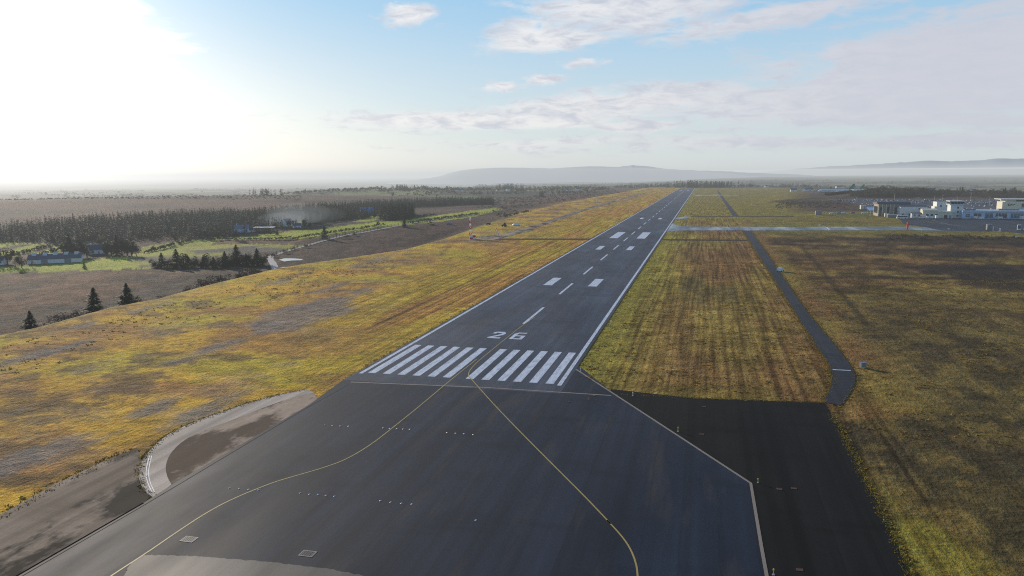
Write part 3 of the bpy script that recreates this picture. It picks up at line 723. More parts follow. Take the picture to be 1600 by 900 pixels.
# hedges between the pastures
for k, (a, b, l) in enumerate((((2, 404), (78, 384), 'dark hedge slanting between the two small green fields at far left'), ((64, 398), (118, 385), 'dark hedge behind the long shed roof'), ((225, 396), (300, 376), 'low hedge at the plantation side of the lower field'), ((300, 375), (460, 374), 'long dark hedge between the upper and lower pasture'), ((460, 374), (600, 352), 'hedge along the lower side of the upper yellow field'), ((330, 369), (420, 363), 'trimmed hedge in front of the pale blue house'), ((462, 358), (492, 359), 'dark trimmed hedge in front of the cottage trees'), ((640, 350), (745, 335), 'ragged hedge along the lower edge of the far green field'), ((600, 346), (680, 336), 'hedge behind the far green field'))):
    A_, B_ = GH(*a), GH(*b); n_ = max(8, int(math.dist(A_, B_)/2.2)); P_ = [(A_[0]+(B_[0]-A_[0])*q/n_+rng.normal()*.8, A_[1]+(B_[1]-A_[1])*q/n_+rng.normal()*.8) for q in range(n_+1)]
    hd = mass('hedge', P_, rng.uniform(1.6, 3.6, len(P_)), 'blob', BROAD, 30, 200+k, .75, .2); del hd['kind']; tag(hd, l, 'hedge', 'hedges between the pastures')
# wooded knolls behind the plantation
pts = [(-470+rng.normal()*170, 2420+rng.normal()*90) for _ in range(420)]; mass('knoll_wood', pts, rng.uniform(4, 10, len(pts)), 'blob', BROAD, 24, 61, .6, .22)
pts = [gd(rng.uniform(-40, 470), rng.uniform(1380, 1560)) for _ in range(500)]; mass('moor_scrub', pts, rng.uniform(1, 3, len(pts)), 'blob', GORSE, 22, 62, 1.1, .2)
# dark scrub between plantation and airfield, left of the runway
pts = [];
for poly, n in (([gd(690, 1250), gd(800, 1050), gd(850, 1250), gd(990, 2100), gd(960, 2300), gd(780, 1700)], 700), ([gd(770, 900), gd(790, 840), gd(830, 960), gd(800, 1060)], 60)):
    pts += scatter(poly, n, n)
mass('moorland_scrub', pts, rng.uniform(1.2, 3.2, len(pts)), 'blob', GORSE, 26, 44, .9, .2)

G_FARM = 'trees around the farm on the left'
for px, py, h, kind, l in ((12, 412, 13, 'round', 'round dark tree beside the small white house at the left border'), (-6, 414, 11, 'round', 'dark tree cut by the left border of the photo'), (34, 418, 10, 'round', 'broad green tree left of the long dark roofed shed'), (24, 416, 7, 'bare', 'pale bare tree left of the long dark roofed shed'), (50, 417, 6, 'bare', 'low bare tree at the near corner of the long shed'),
    (84, 397, 7, 'round', 'low dark tree behind the roof of the long shed'), (100, 399, 15, 'round', 'tall dark tree behind the right end of the long shed'), (109, 399, 17, 'pine', 'tallest conifer between the long shed and the white farmhouse'), (119, 401, 14, 'round', 'second broad evergreen left of the white farmhouse'), (128, 402, 14, 'round', 'bushy evergreen left of the white farmhouse'), (136, 402, 12, 'round', 'evergreen touching the left gable of the white farmhouse'),
    (157, 384, 8, 'round', 'small tree right behind the roof of the white farmhouse'), (166, 400, 13, 'round', 'bushy tree right beside the white farmhouse'), (174, 400, 15, 'round', 'second tree right of the white farmhouse'), (183, 400, 16, 'pine', 'tall conifer in the clump right of the white farmhouse'), (191, 399, 15, 'round', 'evergreen in the middle of the clump right of the farmhouse'), (199, 399, 16, 'round', 'tallest tree of the clump right of the farmhouse'), (206, 400, 15, 'round', 'dark tree near the right end of the clump by the farmhouse'), (213, 400, 11, 'round', 'lower dark tree at the right end of the farmhouse clump'), (132, 420, 5, 'pine', 'small lone conifer on the field edge below the farm')):
    tree(kind, px, h, l, G_FARM, py)
G_HOUSES = 'trees and bushes near the white houses beyond the fields'
for px, py, h, kind, l in ((324, 373, 10, 'round', 'dark round tree at the left end of the upper field'), (313, 371, 6, 'round', 'dark bush left of the round tree on the upper field'), (284, 377, 7, 'bare', 'grey bush under the plantation edge, left of three'), (275, 378, 7, 'round', 'dark bush under the plantation edge'), (293, 376, 6, 'bare', 'grey bush under the plantation edge, right of three'), (369, 375, 11, 'round', 'dark tree standing in front of the blue gabled house'), (342, 365, 9, 'bare', 'pale bare tree left of the blue gabled house'), (352, 364, 10, 'bare', 'taller pale bare tree left of the blue gabled house'),
    (413, 367, 5, 'round', 'left dark bush in the field below the open shed'), (422, 367, 5, 'round', 'middle dark bush in the field below the open shed'), (433, 367, 6, 'pine', 'small conifer right of the bushes below the open shed'), (452, 355, 9, 'round', 'dark tree right of the white gabled house'), (462, 355, 9, 'round', 'second dark tree right of the white gabled house'), (476, 355, 10, 'round', 'third dark tree right of the white gabled house'), (484, 356, 7, 'round', 'last low dark tree right of the white gabled house'),
    (507, 373, 12, 'pine', 'lone dark conifer at the corner of the yellow field beside the fence'), (526, 371, 6, 'bare', 'wide bare bush right of the lone conifer by the fence'), (632, 355, 10, 'pine', 'small lone conifer in front of the big dark copse'), (585, 341, 8, 'round', 'dark tree in front of the blue barn'), (590, 352, 5, 'round', 'small bush in the green field left of the big copse'), (238, 392, 5, 'round', 'small lone bush in the middle of the lower field'), (654, 349, 5, 'bare', 'bare bush right of the lone conifer below the copse')):
    tree(kind, px, h, l, G_HOUSES, py)
G_ROW = 'row of conifers and evergreens at the edge of the bog'
row = [(240, 8), (253, 12), (262, 9), (276, 15), (287, 14), (294, 10), (304, 11), (318, 9), (324, 13), (334, 9), (344, 12), (352, 13), (363, 14), (370, 17), (378, 11), (385, 10), (393, 13), (402, 14), (410, 12)]
for k, (px, h) in enumerate(row):
    tree('pine' if k % 2 else 'round', px, h*(.8 if k % 2 else .68), 'green conifer in the long row at the bog edge' if k % 2 else 'bushy evergreen in the long row at the bog edge', G_ROW, 417-(k > 12)*3 + (k % 2), width=1.35)
pts = [GH(px, 418-(px > 360)*3) for px in np.linspace(240, 412, 60)]
for k, p in enumerate(pts[::2]): shrub(0, 0, rng.uniform(2.5, 4.5), rng.uniform(3, 5), 'dark undergrowth bush at the foot of the conifer row', 'bushes under the conifer row', BROAD, p)
for px, py, h, l in ((148, 488, 12, 'dark lone conifer standing behind the rim of the golden grass'), (199, 476, 12, 'light green thin conifer behind the rim, right of the dark lone one'), (209, 474, 8, 'small green sapling right beside the thin conifer'), (48, 512, 9, 'small conifer half hidden by the rim at the far left')):
    x, y = behind(px, py, 30)
    tree('pine' if h > 8 else 'round', 0, h, l, None, pos=(x, y), width=1.25)
G_RIM = 'bushes below the rim of the airfield'
for px, py, h, w in ((80, 506, 4, 6), (95, 502, 4, 7), (112, 497, 4, 6), (60, 511, 3.5, 5), (30, 516, 3, 5), (10, 520, 2.5, 5), (125, 494, 3.5, 5), (165, 484, 4, 5), (220, 471, 4, 5), (250, 466, 4, 5), (300, 452, 5, 7), (315, 449, 5, 7), (330, 444, 6.5, 8), (342, 440, 7, 8), (352, 436, 6.5, 7), (368, 433, 6, 8), (382, 430, 7, 8), (396, 426, 7, 8), (408, 423, 6, 7), (418, 420, 5, 6)):
    shrub(0, 0, h*.95, w, 'brown leafless bush below the grassy rim of the airfield', G_RIM, TWIG, behind(px, py, rng.uniform(22, 42)))
G_FENCE = 'bare bushes along the boundary fence'
for px, py in ((430, 402), (445, 396), (460, 391), (540, 372), (555, 368), (480, 387), (670, 347), (690, 344), (720, 340), (745, 336), (770, 331), (790, 327), (805, 324), (812, 322)):
    shrub(px, py, 3.6, 5, 'bare bush by the boundary fence of the fields', G_FENCE, TWIG)

# ragged verges and rough tussocks
def tussocks(name, P, size, hgt, lo, hi, seed):
    g = np.random.default_rng(seed); P = np.array(P); n = len(P); z = H(P[:, 0], P[:, 1]) - .12; k = 4
    c = np.repeat(np.stack([P[:, 0], P[:, 1], z], -1), k, 0); m = n*k
    a = g.random(m)*2*np.pi; w_ = np.repeat(size*(.5+g.random(n)), k)*(.5+.6*g.random(m)); h_ = np.repeat(hgt*(.5+g.random(n)), k)*(.6+.6*g.random(m)); b = g.random(m)*2*np.pi
    d = np.stack([np.cos(a), np.sin(a), np.zeros(m)], -1); off = np.stack([np.cos(b), np.sin(b), np.zeros(m)], -1)*w_[:, None]*.45
    V = np.stack([c+off-d*w_[:, None]*.5, c+off+d*w_[:, None]*.5, c+off*2.2+np.stack([np.zeros(m), np.zeros(m), h_], -1)], 1).reshape(-1, 3)
    o = tri_mesh(name, V, np.arange(3*m).reshape(-1, 3), np.clip(np.repeat(g.random(n), k)+.2*(g.random(m)-.5), 0, 1), leaf_mat(name+' blades', lo, hi)); return tag(o, kind='stuff')
def along(pts, step, lo, hi, seed):
    g = np.random.default_rng(seed); out = []
    for a, b in zip(pts[:-1], pts[1:]):
        L_ = math.dist(a, b); nx_, ny_ = -(b[1]-a[1])/L_, (b[0]-a[0])/L_
        for q in range(int(L_/step)):
            t = g.random(); o_ = lo+(hi-lo)*g.random()**2; out.append((a[0]+(b[0]-a[0])*t+nx_*o_, a[1]+(b[1]-a[1])*t+ny_*o_))
    return out
vp = along([W(500, -rv), W(-7, -rv)], .5, .2, -1.3, 1) + along([W(17, rv), W(440, rv)], .5, .2, -1.3, 2)
vp += along(GP([(966, 615.6), (1084.6, 621.5), (1180, 625), (1287, 628.5)]), .12, -.5, .9, 3) + along(GP([(1298, 647.7), (1317.6, 685), (1380, 808), (1423, 900), (1495, 1040)]), .09, -.35, 1.0, 4)
vp += along(PL2, .25, .3, -.9, 5)*1 + along(PR2, .25, -.3, .9, 6) + along(PL2, .25, -.3, .9, 55)
vp += along(arcO, .15, -.25, 1.0, 7) + along(arcO, .15, .3, -.6, 77) + along(GP([(-200, 918), (0, 804), (88, 755), (163, 720), (214, 700)]), .12, -1.2, 1.5, 8)
tussocks('verge_grass', vp, .42, .18, (.12, .08, .025), (.38, .27, .04), 3)
g_ = np.random.default_rng(91); q = []
for n_, u0, u1, v0, v1 in ((9000, -110, 220, -330, -100), (16000, -140, 200, 112, 300), (4000, -20, 250, 26, 104)):
    uu, vv = u0+(u1-u0)*g_.random(n_), v0+(v1-v0)*g_.random(n_); keep = fbm(uu/9, vv/9, 171, 4, .6) > .47
    if v0 < 0: keep &= np.interp(uu, EU, EV) < vv - 14
    for a, b in zip(uu[keep], vv[keep]): q.append(W(a, b))
q = np.array(q); bad = inpoly(q[:, 0], q[:, 1], GP([(-420, 1040), (-200, 918), (0, 804), (88, 755), (163, 720), (205, 715), (246, 686), (352, 640), (422, 617), (480, 606), (560, 596), (600, 1040)]))
bad |= inpoly(q[:, 0], q[:, 1], GP([(955, 600), (1180, 622), (1287, 626), (1300, 645), (1325, 685), (1390, 808), (1435, 900), (1510, 1040), (955, 1040)])) | inpoly(q[:, 0], q[:, 1], PL2 + PR2[::-1])
tussocks('tussock_grass', q[~bad], .6, .26, (.14, .09, .03), (.34, .22, .045), 5)

# ------------------------------------------------------------------ buildings
WALLW = mat('white render', (.72, .71, .67), .85, 0, .08, .6, .2, .1); WALLC = mat('cream render', (.66, .60, .46), .85, 0, .1, .6, .2, .1); WALLB = mat('blue cladding and shaded wall', (.38, .54, .70), .5, 0, .08, .5, .4)  # blue wall colour also carries the terminal front's skylit shade
SLATE = mat('slate roof', (.075, .08, .10), .6, 0, .25, 3.); METR = mat('metal roof', (.20, .22, .26), .45, .2, .15, .8); PALER = mat('pale roof', (.62, .60, .52), .6, 0, .12, .8); BLUE = mat('blue paint', (.10, .22, .42), .5); BRICK = mat('tan cladding', (.34, .27, .20), .8)

def house(name, px, py, label, w=12, d=7, h=3, rh=3, rot=0., wall=WALLW, roof=SLATE, z=None, chim=True, wins=3, cat='house', pos=None):
    x, y = pos if pos else GH(px, py); t = thing(name, label, cat, (x, y, H1(x, y)-.1 if z is None else z), rot)
    mb = MB(); mb.prism([(-d/2, 0), (d/2, 0), (d/2, h), (0, h+rh), (-d/2, h)], -w/2, w/2); mb.build('wall', wall, t)
    mb = MB(); o = .35; k = rh/(d/2)
    for s in (-1, 1):
        e = [(s*(d/2+o), h-o*k+.05), (0, h+rh+.05), (0, h+rh+.22), (s*(d/2+o), h-o*k+.22)]
        mb.prism(e if s > 0 else e[::-1], -w/2-.3, w/2+.3)
    r = mb.build('roof', roof, t)
    if chim:
        c = MB(); c.box(-w*.3-.45, -w*.3+.45, -.35, .35, h+rh-.6, h+rh+1.2); c.build('chimney', wall, r)
    for s in (-1, 1):
        for q in range(wins):
            cx = -w/2 + w*(q+.5)/wins
            if q == wins//2 and s < 0:
                mb = MB(); mb.box(cx-.5, cx+.5, s*d/2-.06, s*d/2+.0, .05, 2.1); mb.build('door', BLUE, t)
            else:
                mb = MB(); mb.box(cx-.7, cx+.7, s*(d/2+.03)-.04, s*(d/2+.03)+.04, h*.35, h*.8); mb.build('window', M_GLASS, t)
    return t
house('farmhouse', 151, 396, 'white farmhouse with gable end between dark trees on the left', 13, 8, 3.6, 3.4, .9)
house('bungalow', -4, 413, 'small white house cut by the left border', 10, 7, 3, 2.4, .2)
house('house', 378, 364, 'pale blue gabled house under the plantation edge', 14, 8, 4.5, 3.4, .25, WALLB, METR)
house('outbuilding', 391, 363, 'small white outbuilding right of the pale blue house', 6, 5, 2.4, 2, .8, wins=1, chim=False)
house('cottage', 449, 353, 'bright white gabled cottage left of the dark trees behind the fields', 12, 7, 4, 3.6, 1.2)
house('cottage', 464, 356, 'small white cottage almost hidden by the dark trees and hedge', 8, 6, 2.6, 2, .3, wins=2)
house('barn', 573, 336, 'blue barn between the plantation and the big copse', 16, 12, 6, 4, .3, WALLB, BLUE, wins=1, chim=False, cat='barn')
# long shed with sawtooth ridge lights
x, y = GH(88, 409); t = thing('farm_shed', 'long low farm shed with dark roof and row of small ridge lights', 'shed', (x, y, H1(x, y)-.1), .42)
MB().prism([(-9, 0), (9, 0), (9, 3), (0, 5.6), (-9, 3)], -16, 16).build('wall', WALLW, t)
mb = MB(); mb.prism([(-9.5, 2.95), (0, 5.7), (0, 5.95), (-9.5, 3.2)][::-1], -16.5, 16.5); mb.prism([(9.5, 2.95), (0, 5.7), (0, 5.95), (9.5, 3.2)], -16.5, 16.5); rf = mb.build('roof', SLATE, t)
for k in range(5): MB().prism([(-3, 4.9), (3, 4.9), (3, 5.6), (0, 6.9), (-3, 5.6)], -14+k*6.4, -11.4+k*6.4).build('ridge_light', PALER, rf)
for k in range(2): MB().box(-8+14*k, -4+14*k, -9.06, -8.98, .1, 2.7).build('door', METR, t)
# open shed with cream roof
x, y = GH(413, 362); t = thing('open_shed', 'open fronted shed with flat cream roof in the fields', 'shed', (x, y, H1(x, y)-.1), .05)
MB().box(-9, 9, 3.6, 3.9, 0, 4).build('wall', BRICK, t); MB().box(-9.4, -9, -3.5, 4, 0, 4).build('wall', WALLW, t)
for k in range(4): MB().tube((-8+k*5.3, -3.4, 0), (-8+k*5.3, -3.4, 4), .15).build('post', M_STEEL, t)
MB().prism([(-4.2, 4.0), (4.4, 4.6), (4.4, 4.85), (-4.2, 4.25)], -10, 10).build('roof', PALER, t)

# scattered far houses, each a thing
FAR = [(719, 297, 2300), (779, 293, 2700), (794, 291, 2600), (885, 293, 2400), (902, 293, 2450), (1198, 291.5, 2700), (1241, 290, 1900), (1259, 289.5, 1950), (1266.5, 289.5, 2000), (1311, 287.5, 2300), (1316, 287.5, 2350), (1352, 290, 2100), (1394, 286, 2400), (1424, 296, 1650), (1455.5, 300, 1560), (1515, 289, 2300), (1530, 301.5, 2000), (1472, 289, 2400), (1523, 316, 1400)]
hz = {0: 'left of the runway beside a far hedge', 5: 'beyond the far end of the taxiway'}
for k, (px, py, dist) in enumerate(FAR):
    x, y = GD(px, dist); dr = ray(px, py); zt = CAM_H + dr.z/dr.y*dist
    side = 'left of the runway' if px < 1100 else 'right of the runway'
    house('far_house', 0, 0, 'tiny white house on the plain %s, %s from the left' % (side, ['first', 'second', 'third', 'fourth', 'fifth', 'sixth', 'seventh', 'eighth', 'ninth', 'tenth', 'eleventh', 'twelfth', 'thirteenth', 'fourteenth'][k if px < 1100 else k-5]), 15, 9, 4.5, 3.6, rng.uniform(-.5, 1.2), pos=(x, y), chim=False, wins=1)

# ---- airport buildings: local x runs along the apron edge (to the right), y away from the camera
AR = -YAW
def at_apron(px, py, z=0.): x, y = G(px, py, z); return x, y
def M_per_px(px, py): x, y = G(px, py); return (y*math.cos(PITCH)+CAM_H*math.sin(PITCH))/FPX

def windows(mb_name, parent, xs, y, z0, z1, w, m=M_GLASS):
    for x in xs: MB().box(x-w/2, x+w/2, y-.08, y+.04, z0, z1).build(mb_name, m, parent)
# control tower
x, y = at_apron(1494, 340.7); S = M_per_px(1494, 340.7)
t = thing('control_tower', 'white square control tower with dark glazed cab beside the terminal', 'tower', (x, y, 0), AR)
MB().box(-5.6, 5.6, 0, 11, 0, 13).build('shaft', WALLW, t)
mb = MB(); mb.box(-6.9, 6.3, -.9, 11.8, 13, 13.7); mb.build('balcony', WALLW, t)
mb = MB(); v0 = [(-5.6, .2), (5.6, .2), (5.6, 10.8), (-5.6, 10.8)]; v1 = [(-6.4, -.6), (6.4, -.6), (6.4, 11.6), (-6.4, 11.6)]
mb.v = [(a, b, 13.8) for a, b in v0]+[(a, b, 16.2) for a, b in v1]; mb.f = [(0,1,5,4),(1,2,6,5),(2,3,7,6),(3,0,4,7),(3,2,1,0),(4,5,6,7)]; mb.m = [0]*6; cab = mb.build('cab_glazing', M_GLASS, t)
for k in range(5): MB().tube((-5.4+2.7*k, .1, 13.8), (-6.2+3.1*k, -.7, 16.2), .1, .1, 4).build('mullion', WALLW, cab)
MB().box(-6.9, 6.9, -1.1, 12.1, 16.2, 16.9).build('roof', WALLW, t)
mb = MB(); mb.tube((1, 5, 17.1), (1, 5, 21), .08); mb.tube((-2, 5, 17.1), (-2, 5, 19.5), .06); mb.build('aerial', M_STEEL, t)
for zz in (2.2, 6.2, 10.2): MB().box(.2, 1.9, -.08, .02, zz-.9, zz+.9).build('window', M_GLASS, t)
# block behind the tower
x, y = at_apron(1475, 337); t = thing('plant_block', 'white stepped block with sunlit gable left behind the tower', 'building', (x, y, 0), AR)
MB().box(-7, 8, 2, 16, 0, 14.2).build('wall', WALLW, t); MB().box(-9, -7, 2, 14, 0, 9.5).build('stair', WALLW, t)
MB().box(-7.2, 8.2, 1.8, 16.2, 14.2, 14.7).build('roof', METR, t); windows('window', t, (-3, 3), 2, 9, 11, 1.8)
# low left wing of the terminal
x, y = at_apron(1466, 341); t = thing('terminal_wing', 'low cream terminal wing left of the control tower', 'building', (x, y, 0), AR)
MB().box(-14, 12.6, 0, 16, 0, 6.2).build('wall', WALLC, t); MB().box(-14.3, 12.6, -.3, 16.2, 6.2, 6.7).build('roof', PALER, t)
MB().prism([(2, 6.7), (10, 6.7), (10, 9.2), (2, 8.0)], -14, 0).build('roof_monitor', WALLC, t)
windows('window', t, (-10, -6, -2), 0, 2.2, 4.2, 2.2); MB().box(5, 8, -.08, .02, .05, 3.2).build('door', M_GLASS, t); MB().box(9.5, 11.5, -.08, .02, .05, 3).build('door', BLUE, t)
# main terminal
x, y = at_apron(1503, 341.4); t = thing('terminal_building', 'long low terminal with walls in blue shade and glazed front right of the tower', 'building', (x, y, 0), AR)
LN = 96
MB().box(0, LN, 0, 26, 0, 6.4).build('wall', WALLB, t); MB().box(-.2, LN+.3, -.6, 26.3, 6.4, 7.8).build('roof', mat('terminal fascia', (.52, .56, .60), .5), t)
for k, (a, b, c, d_) in enumerate(((3, 7, 1.2, 4.6), (10, 17, 1.0, 5), (20, 27, .5, 5.2), (29, 39, .5, 5.2), (42, 56, .6, 5.2), (58, 64, .3, 5.4), (66, 70, .3, 5.4), (74, 88, 1.2, 5.0))):
    wn = MB().box(a, b, -.10, .02, c, d_).build('window', M_GLASS if k % 2 else mat('blue glass', (.03, .11, .17), .12, 0, .15, .6, .8), t)
    mb = MB(); n_ = max(2, int((b-a)/2.4))
    for q in range(n_+1): xx = a+(b-a)*q/n_; mb.box(xx-.1, xx+.1, -.16, -.10, c, d_)
    mb.box(a, b, -.16, -.10, d_-1.5, d_-1.35); mb.build('frame', WALLW, wn)
for a in (8.3, 57): MB().box(a, a+1.3, -.1, .02, .05, 2.4).build('door', BLUE, t)
MB().box(70.5, 73.5, -3, 0, 0, 5.5).build('porch', WALLW, t)
for a, b in ((6, 14), (34, 52)): MB().box(a, b, 8, 14, 7.8, 9.2).build('roof_plant', METR, t)
# upper hall at right
x, y = at_apron(1568, 337); t = thing('upper_hall', 'white raised hall with overhanging flat roof and dark emblem above the terminal', 'building', (x, y, 0), AR)
MB().box(0, 17.5, 6, 22, 0, 14.2).build('wall', WALLC, t)
mb = MB(); mb.box(17.5, 34, 7, 24, 0, 13); mb.build('side_wall', WALLB, t); MB().box(18.5, 33, 6.9, 7.02, 8.5, 12).build('window', M_GLASS, t)
MB().box(3, 33, 7.5, 22, 14.2, 16.4).build('clerestory', WALLW, t); MB().box(13, 32.6, 7.3, 7.48, 14.5, 16.2).build('window', M_GLASS, t)
MB().box(-2, 34, 4.6, 24.4, 16.4, 17.1).build('roof', WALLW, t)
mb = MB()                          # dark illegible emblem on the gable
for (a, b, c, d_) in ((5.2, 6.4, 9.8, 12.2), (6.6, 7.2, 9.8, 10.8), (7.4, 9.2, 10.9, 11.9), (7.6, 8.4, 9.6, 10.7), (9.6, 10.4, 9.9, 11.6), (10.6, 12.2, 11.0, 11.5)): mb.box(a, b, 5.92, 6.02, c, d_)
mb.build('emblem', mat('bronze lettering', (.10, .08, .05), .6), t)
# fire station
x, y = at_apron(1406, 338.8); t = thing('fire_station', 'fire station hall with dark hipped roof and row of tall bays facing left', 'building', (x, y, 0), AR)
MB().box(0, 25, 0, 22, 0, 10.2).build('wall', WALLW, t)
mb = MB(); mb.prism([(-.4, 10.2), (22.4, 10.2), (11, 12.2)], -.4, 25.4); mb.build('roof', SLATE, t)
MB().box(-19, 0, 10, 32, 0, 12.4).build('side_wall', BRICK, t)
MB().prism([(9.4, 12.4), (32.6, 12.4), (26, 14.6), (15, 14.6)], -19.6, 12).build('roof', SLATE, t)
for k in range(5):
    MB().box(-17.5+k*3.6, -15.2+k*3.6, 9.9, 10.02, .3, 9.6).build('bay_door', M_GLASS if k % 2 == 0 else mat('bay shutter', (.25, .24, .22), .6), t)
for k in range(6): MB().box(-18.9+k*3.65, -18.3+k*3.65, 9.4, 9.9, 0, 12.3).build('pillar', WALLC, t)
MB().box(-19.06, -18.9, 12, 30, 3, 10).build('bay_door', M_GLASS, t)
windows('window', t, (3, 9), 0, 1, 3.4, 1.8); mb = MB(); mb.box(17.4, 18, -.1, .0, 7.4, 9.2); mb.box(18, 19.2, -.1, .0, 8.3, 9.2); mb.box(16.6, 17.4, -.1, 0, 8, 8.6); mb.build('emblem', mat('bronze lettering', (.1, .08, .05)), t)
# canopy shed in front
x, y = at_apron(1424, 340.2); t = thing('canopy_shed', 'low white shed with dark flat canopy right of the fire station', 'shed', (x, y, 0), AR)
MB().box(0, 15, 0, 6, 0, 4.6).build('wall', WALLW, t); MB().box(-1, 16, -1.5, 6.5, 4.6, 5.1).build('roof', SLATE, t); windows('window', t, (3, 7), 0, 1.4, 3.2, 1.6); MB().box(10, 12.6, -.08, .02, .05, 3).build('door', METR, t)
# low sheds and containers left of it
def container(px, py, w, h, d, wall, roof, label, name='container', cat='container'):
    x, y = at_apron(px, py); t = thing(name, label, cat, (x, y, 0), AR)
    MB().box(-w/2, w/2, 0, d, 0, h).build('body', wall, t); MB().box(-w/2-.12, w/2+.12, -.12, d+.12, h, h+.18).build('roof', roof, t)
    mb = MB()
    for k in range(int(w/.8)): mb.box(-w/2+.3+k*.8, -w/2+.55+k*.8, -.06, -.001, .2, h-.2)
    mb.build('ribs', wall, t); MB().box(w*.1, w*.1+1.1, -.12, -.061, .1, h*.8).build('door', METR, t); return t
container(1385.5, 338.6, 3.6, 3.2, 3, WALLC, PALER, 'small cream cabin on the grass bank in front of the fire station')
container(1396, 340, 11, 3.0, 4, METR, PALER, 'long grey container between the cream cabin and the white coach')
container(1374, 336.6, 7, 2.8, 6, WALLC, PALER, 'cream cabin left of the fire station bays')
container(1279, 335.6, 6.2, 4, 5, mat('grey brick', (.33, .29, .26), .9), METR, 'square grey hut at the left end of the airport yard', 'hut', 'hut')
container(1349, 327.5, 6, 5, 7, WALLC, PALER, 'cream gatehouse in front of the parked cars', 'gatehouse', 'hut')
container(1358, 327.5, 9, 4, 6, WALLB, METR, 'pale blue shed right of the cream gatehouse', 'store_shed', 'shed')
container(1546.3, 359.2, 3.6, 4.1, 3, mat('weathered grey', (.24, .23, .22), .85), METR, 'tall grey equipment cabinet on the near edge of the apron', 'equipment_cabinet', 'cabinet')
x, y = at_apron(1372, 333.8); t = thing('canopy', 'broad pale blue sloping canopy roof left of the fire station', 'canopy', (x, y, 0), AR)
MB().prism([(-6, 3.6), (9, 6.2), (9, 6.5), (-6, 3.9)], -10, 14).build('roof', WALLB, t)
for a in (-9, 2, 13): MB().tube((a, -5.5, 0), (a, -5.5, 3.7), .15).build('post', M_STEEL, t); MB().tube((a, 8.5, 0), (a, 8.5, 6.2), .15).build('post', M_STEEL, t)
# yard fence left of the canopy
def fence(name, label, P, h, gap, m, mesh_rails=3, post=.07):
    t = thing(name, label, 'fence', (P[0][0], P[0][1], H1(*P[0])))
    o = Vector((P[0][0], P[0][1], H1(*P[0]))); last = None; rails = MB()
    for a, b in zip(P[:-1], P[1:]):
        L_ = math.dist(a, b); n_ = max(1, int(L_/gap))
        for k in range(n_):
            q = (a[0]+(b[0]-a[0])*k/n_, a[1]+(b[1]-a[1])*k/n_); g = Vector((q[0], q[1], H1(*q)-.1)) - o
            if last is not None:
                for r_ in range(mesh_rails): zz = Vector((0, 0, h*(.25+.7*r_/(mesh_rails-1)))); rails.tube(last+zz, g+zz, .025, .025, 4)
            MB().tube(g, g+Vector((0, 0, h)), post, post, 5).build('post', m, t); last = g
    rails.build('wires', m, t); return t
fence('yard_fence', 'dark wire fence along the top of the grass bank at the yard', [G(1284, 335.4), G(1360, 335.8)], 2.4, 3., M_STEEL, 5)
FP = GP([(424, 403), (432, 398), (460, 389.5), (500, 378), (540, 368), (600, 357), (660, 347), (700, 341.5), (760, 334), (800, 328)], True)
fence('boundary_fence', 'long post and wire boundary fence between fields and bog', FP, 3., 5.5, M_WOOD, 4, .2)

# road beside the fence and pond
def drape(name, pts, w, m, dz=.12, step=6):
    P = []
    for a, b in zip(pts[:-1], pts[1:]):
        n_ = max(1, int(math.dist(a, b)/step)); P += [(a[0]+(b[0]-a[0])*k/n_, a[1]+(b[1]-a[1])*k/n_) for k in range(n_)]
    P.append(pts[-1]); o = ribbon(name, P, w, 0, m)
    for v in o.data.vertices: v.co.z = H1(v.co.x, v.co.y)+dz
    return o
LANE = pavement('farm lane', (.20, .19, .18), (.30, .29, .28), r0=.6, r1=.9, lane=False)
drape('farm_lane', smooth_pts(GP([(438, 419), (428, 412), (421, 405), (424, 400), (440, 395), (470, 386), (510, 375), (560, 364), (640, 350), (700, 341), (760, 333)], True), 2), 4.5, LANE, .1)
WATER = mat('still water', (.03, .035, .04), .08, 0, .1, 1, .9)
pw = [GH(px, py) for px, py in ((436, 407), (444, 404.5), (460, 404), (474, 404.6), (470, 406.6), (455, 407.4), (444, 409))]
sheet('water', pw, min(H1(*p) for p in pw)+.5, WATER)

# ------------------------------------------------------------------ vehicles
def paintm(name, rgb): return mat('car paint '+name, rgb, .3, .1, .05, 1, .6)
def make_car(pm, label):
    t = thing('parked_car', label, 'car', group='cars in the terminal car park')
    mb = MB(); mb.prism([(-2.1, .3), (2.1, .3), (2.15, .75), (1.2, .9), (-1.7, .95), (-2.15, .8)], -.87, .87)
    mb.prism([(-1.35, 1.36), (.35, 1.4), (.3, 1.46), (-1.3, 1.44)], -.68, .68); mb.build('body', pm, t)
    mb = MB(); mb.prism([(-1.75, .92), (1.1, .9), (.35, 1.4), (-1.35, 1.37)], -.74, .74); mb.build('windows', M_GLASS, t)
    for a in (-1.3, 1.35):
        for s in (-1, 1): MB().tube((s*.66, a, .32), (s*.9, a, .32), .32, .32, 10).build('wheel', M_DK, t)
    return t
CC = [('white', (.7, .7, .7)), ('silver', (.45, .46, .48)), ('dark blue', (.03, .06, .15)), ('black', (.012, .012, .014)), ('grey', (.26, .27, .30)), ('red', (.30, .02, .02)), ('pale blue', (.25, .36, .48))]
cp = [make_car(paintm(n_, c), '%s car parked in a row of the terminal car park' % n_) for n_, c in CC]
usedc = [False]*len(CC); ncar = 0
DIRV = (CY, -SY)
slots = []
for rowk in range(19):
    y0 = 912 + rowk*13 + (3 if rowk % 2 else 0)
    for k in range(260):
        x_ = 330 + k*2.9; yy = y0 + (600-x_)*.25*.9
        if yy < 880: continue
        pxa = x_/yy*FPX + 800
        lo = 1300 + max(0, (1150-yy))*.42
        if not (lo < pxa < 1606): continue
        if vn(x_/26, rowk*3.1, 77) < .38 or rng.random() < .35: continue
        slots.append((x_, yy))
random.shuffle(slots); slots = slots[:296]
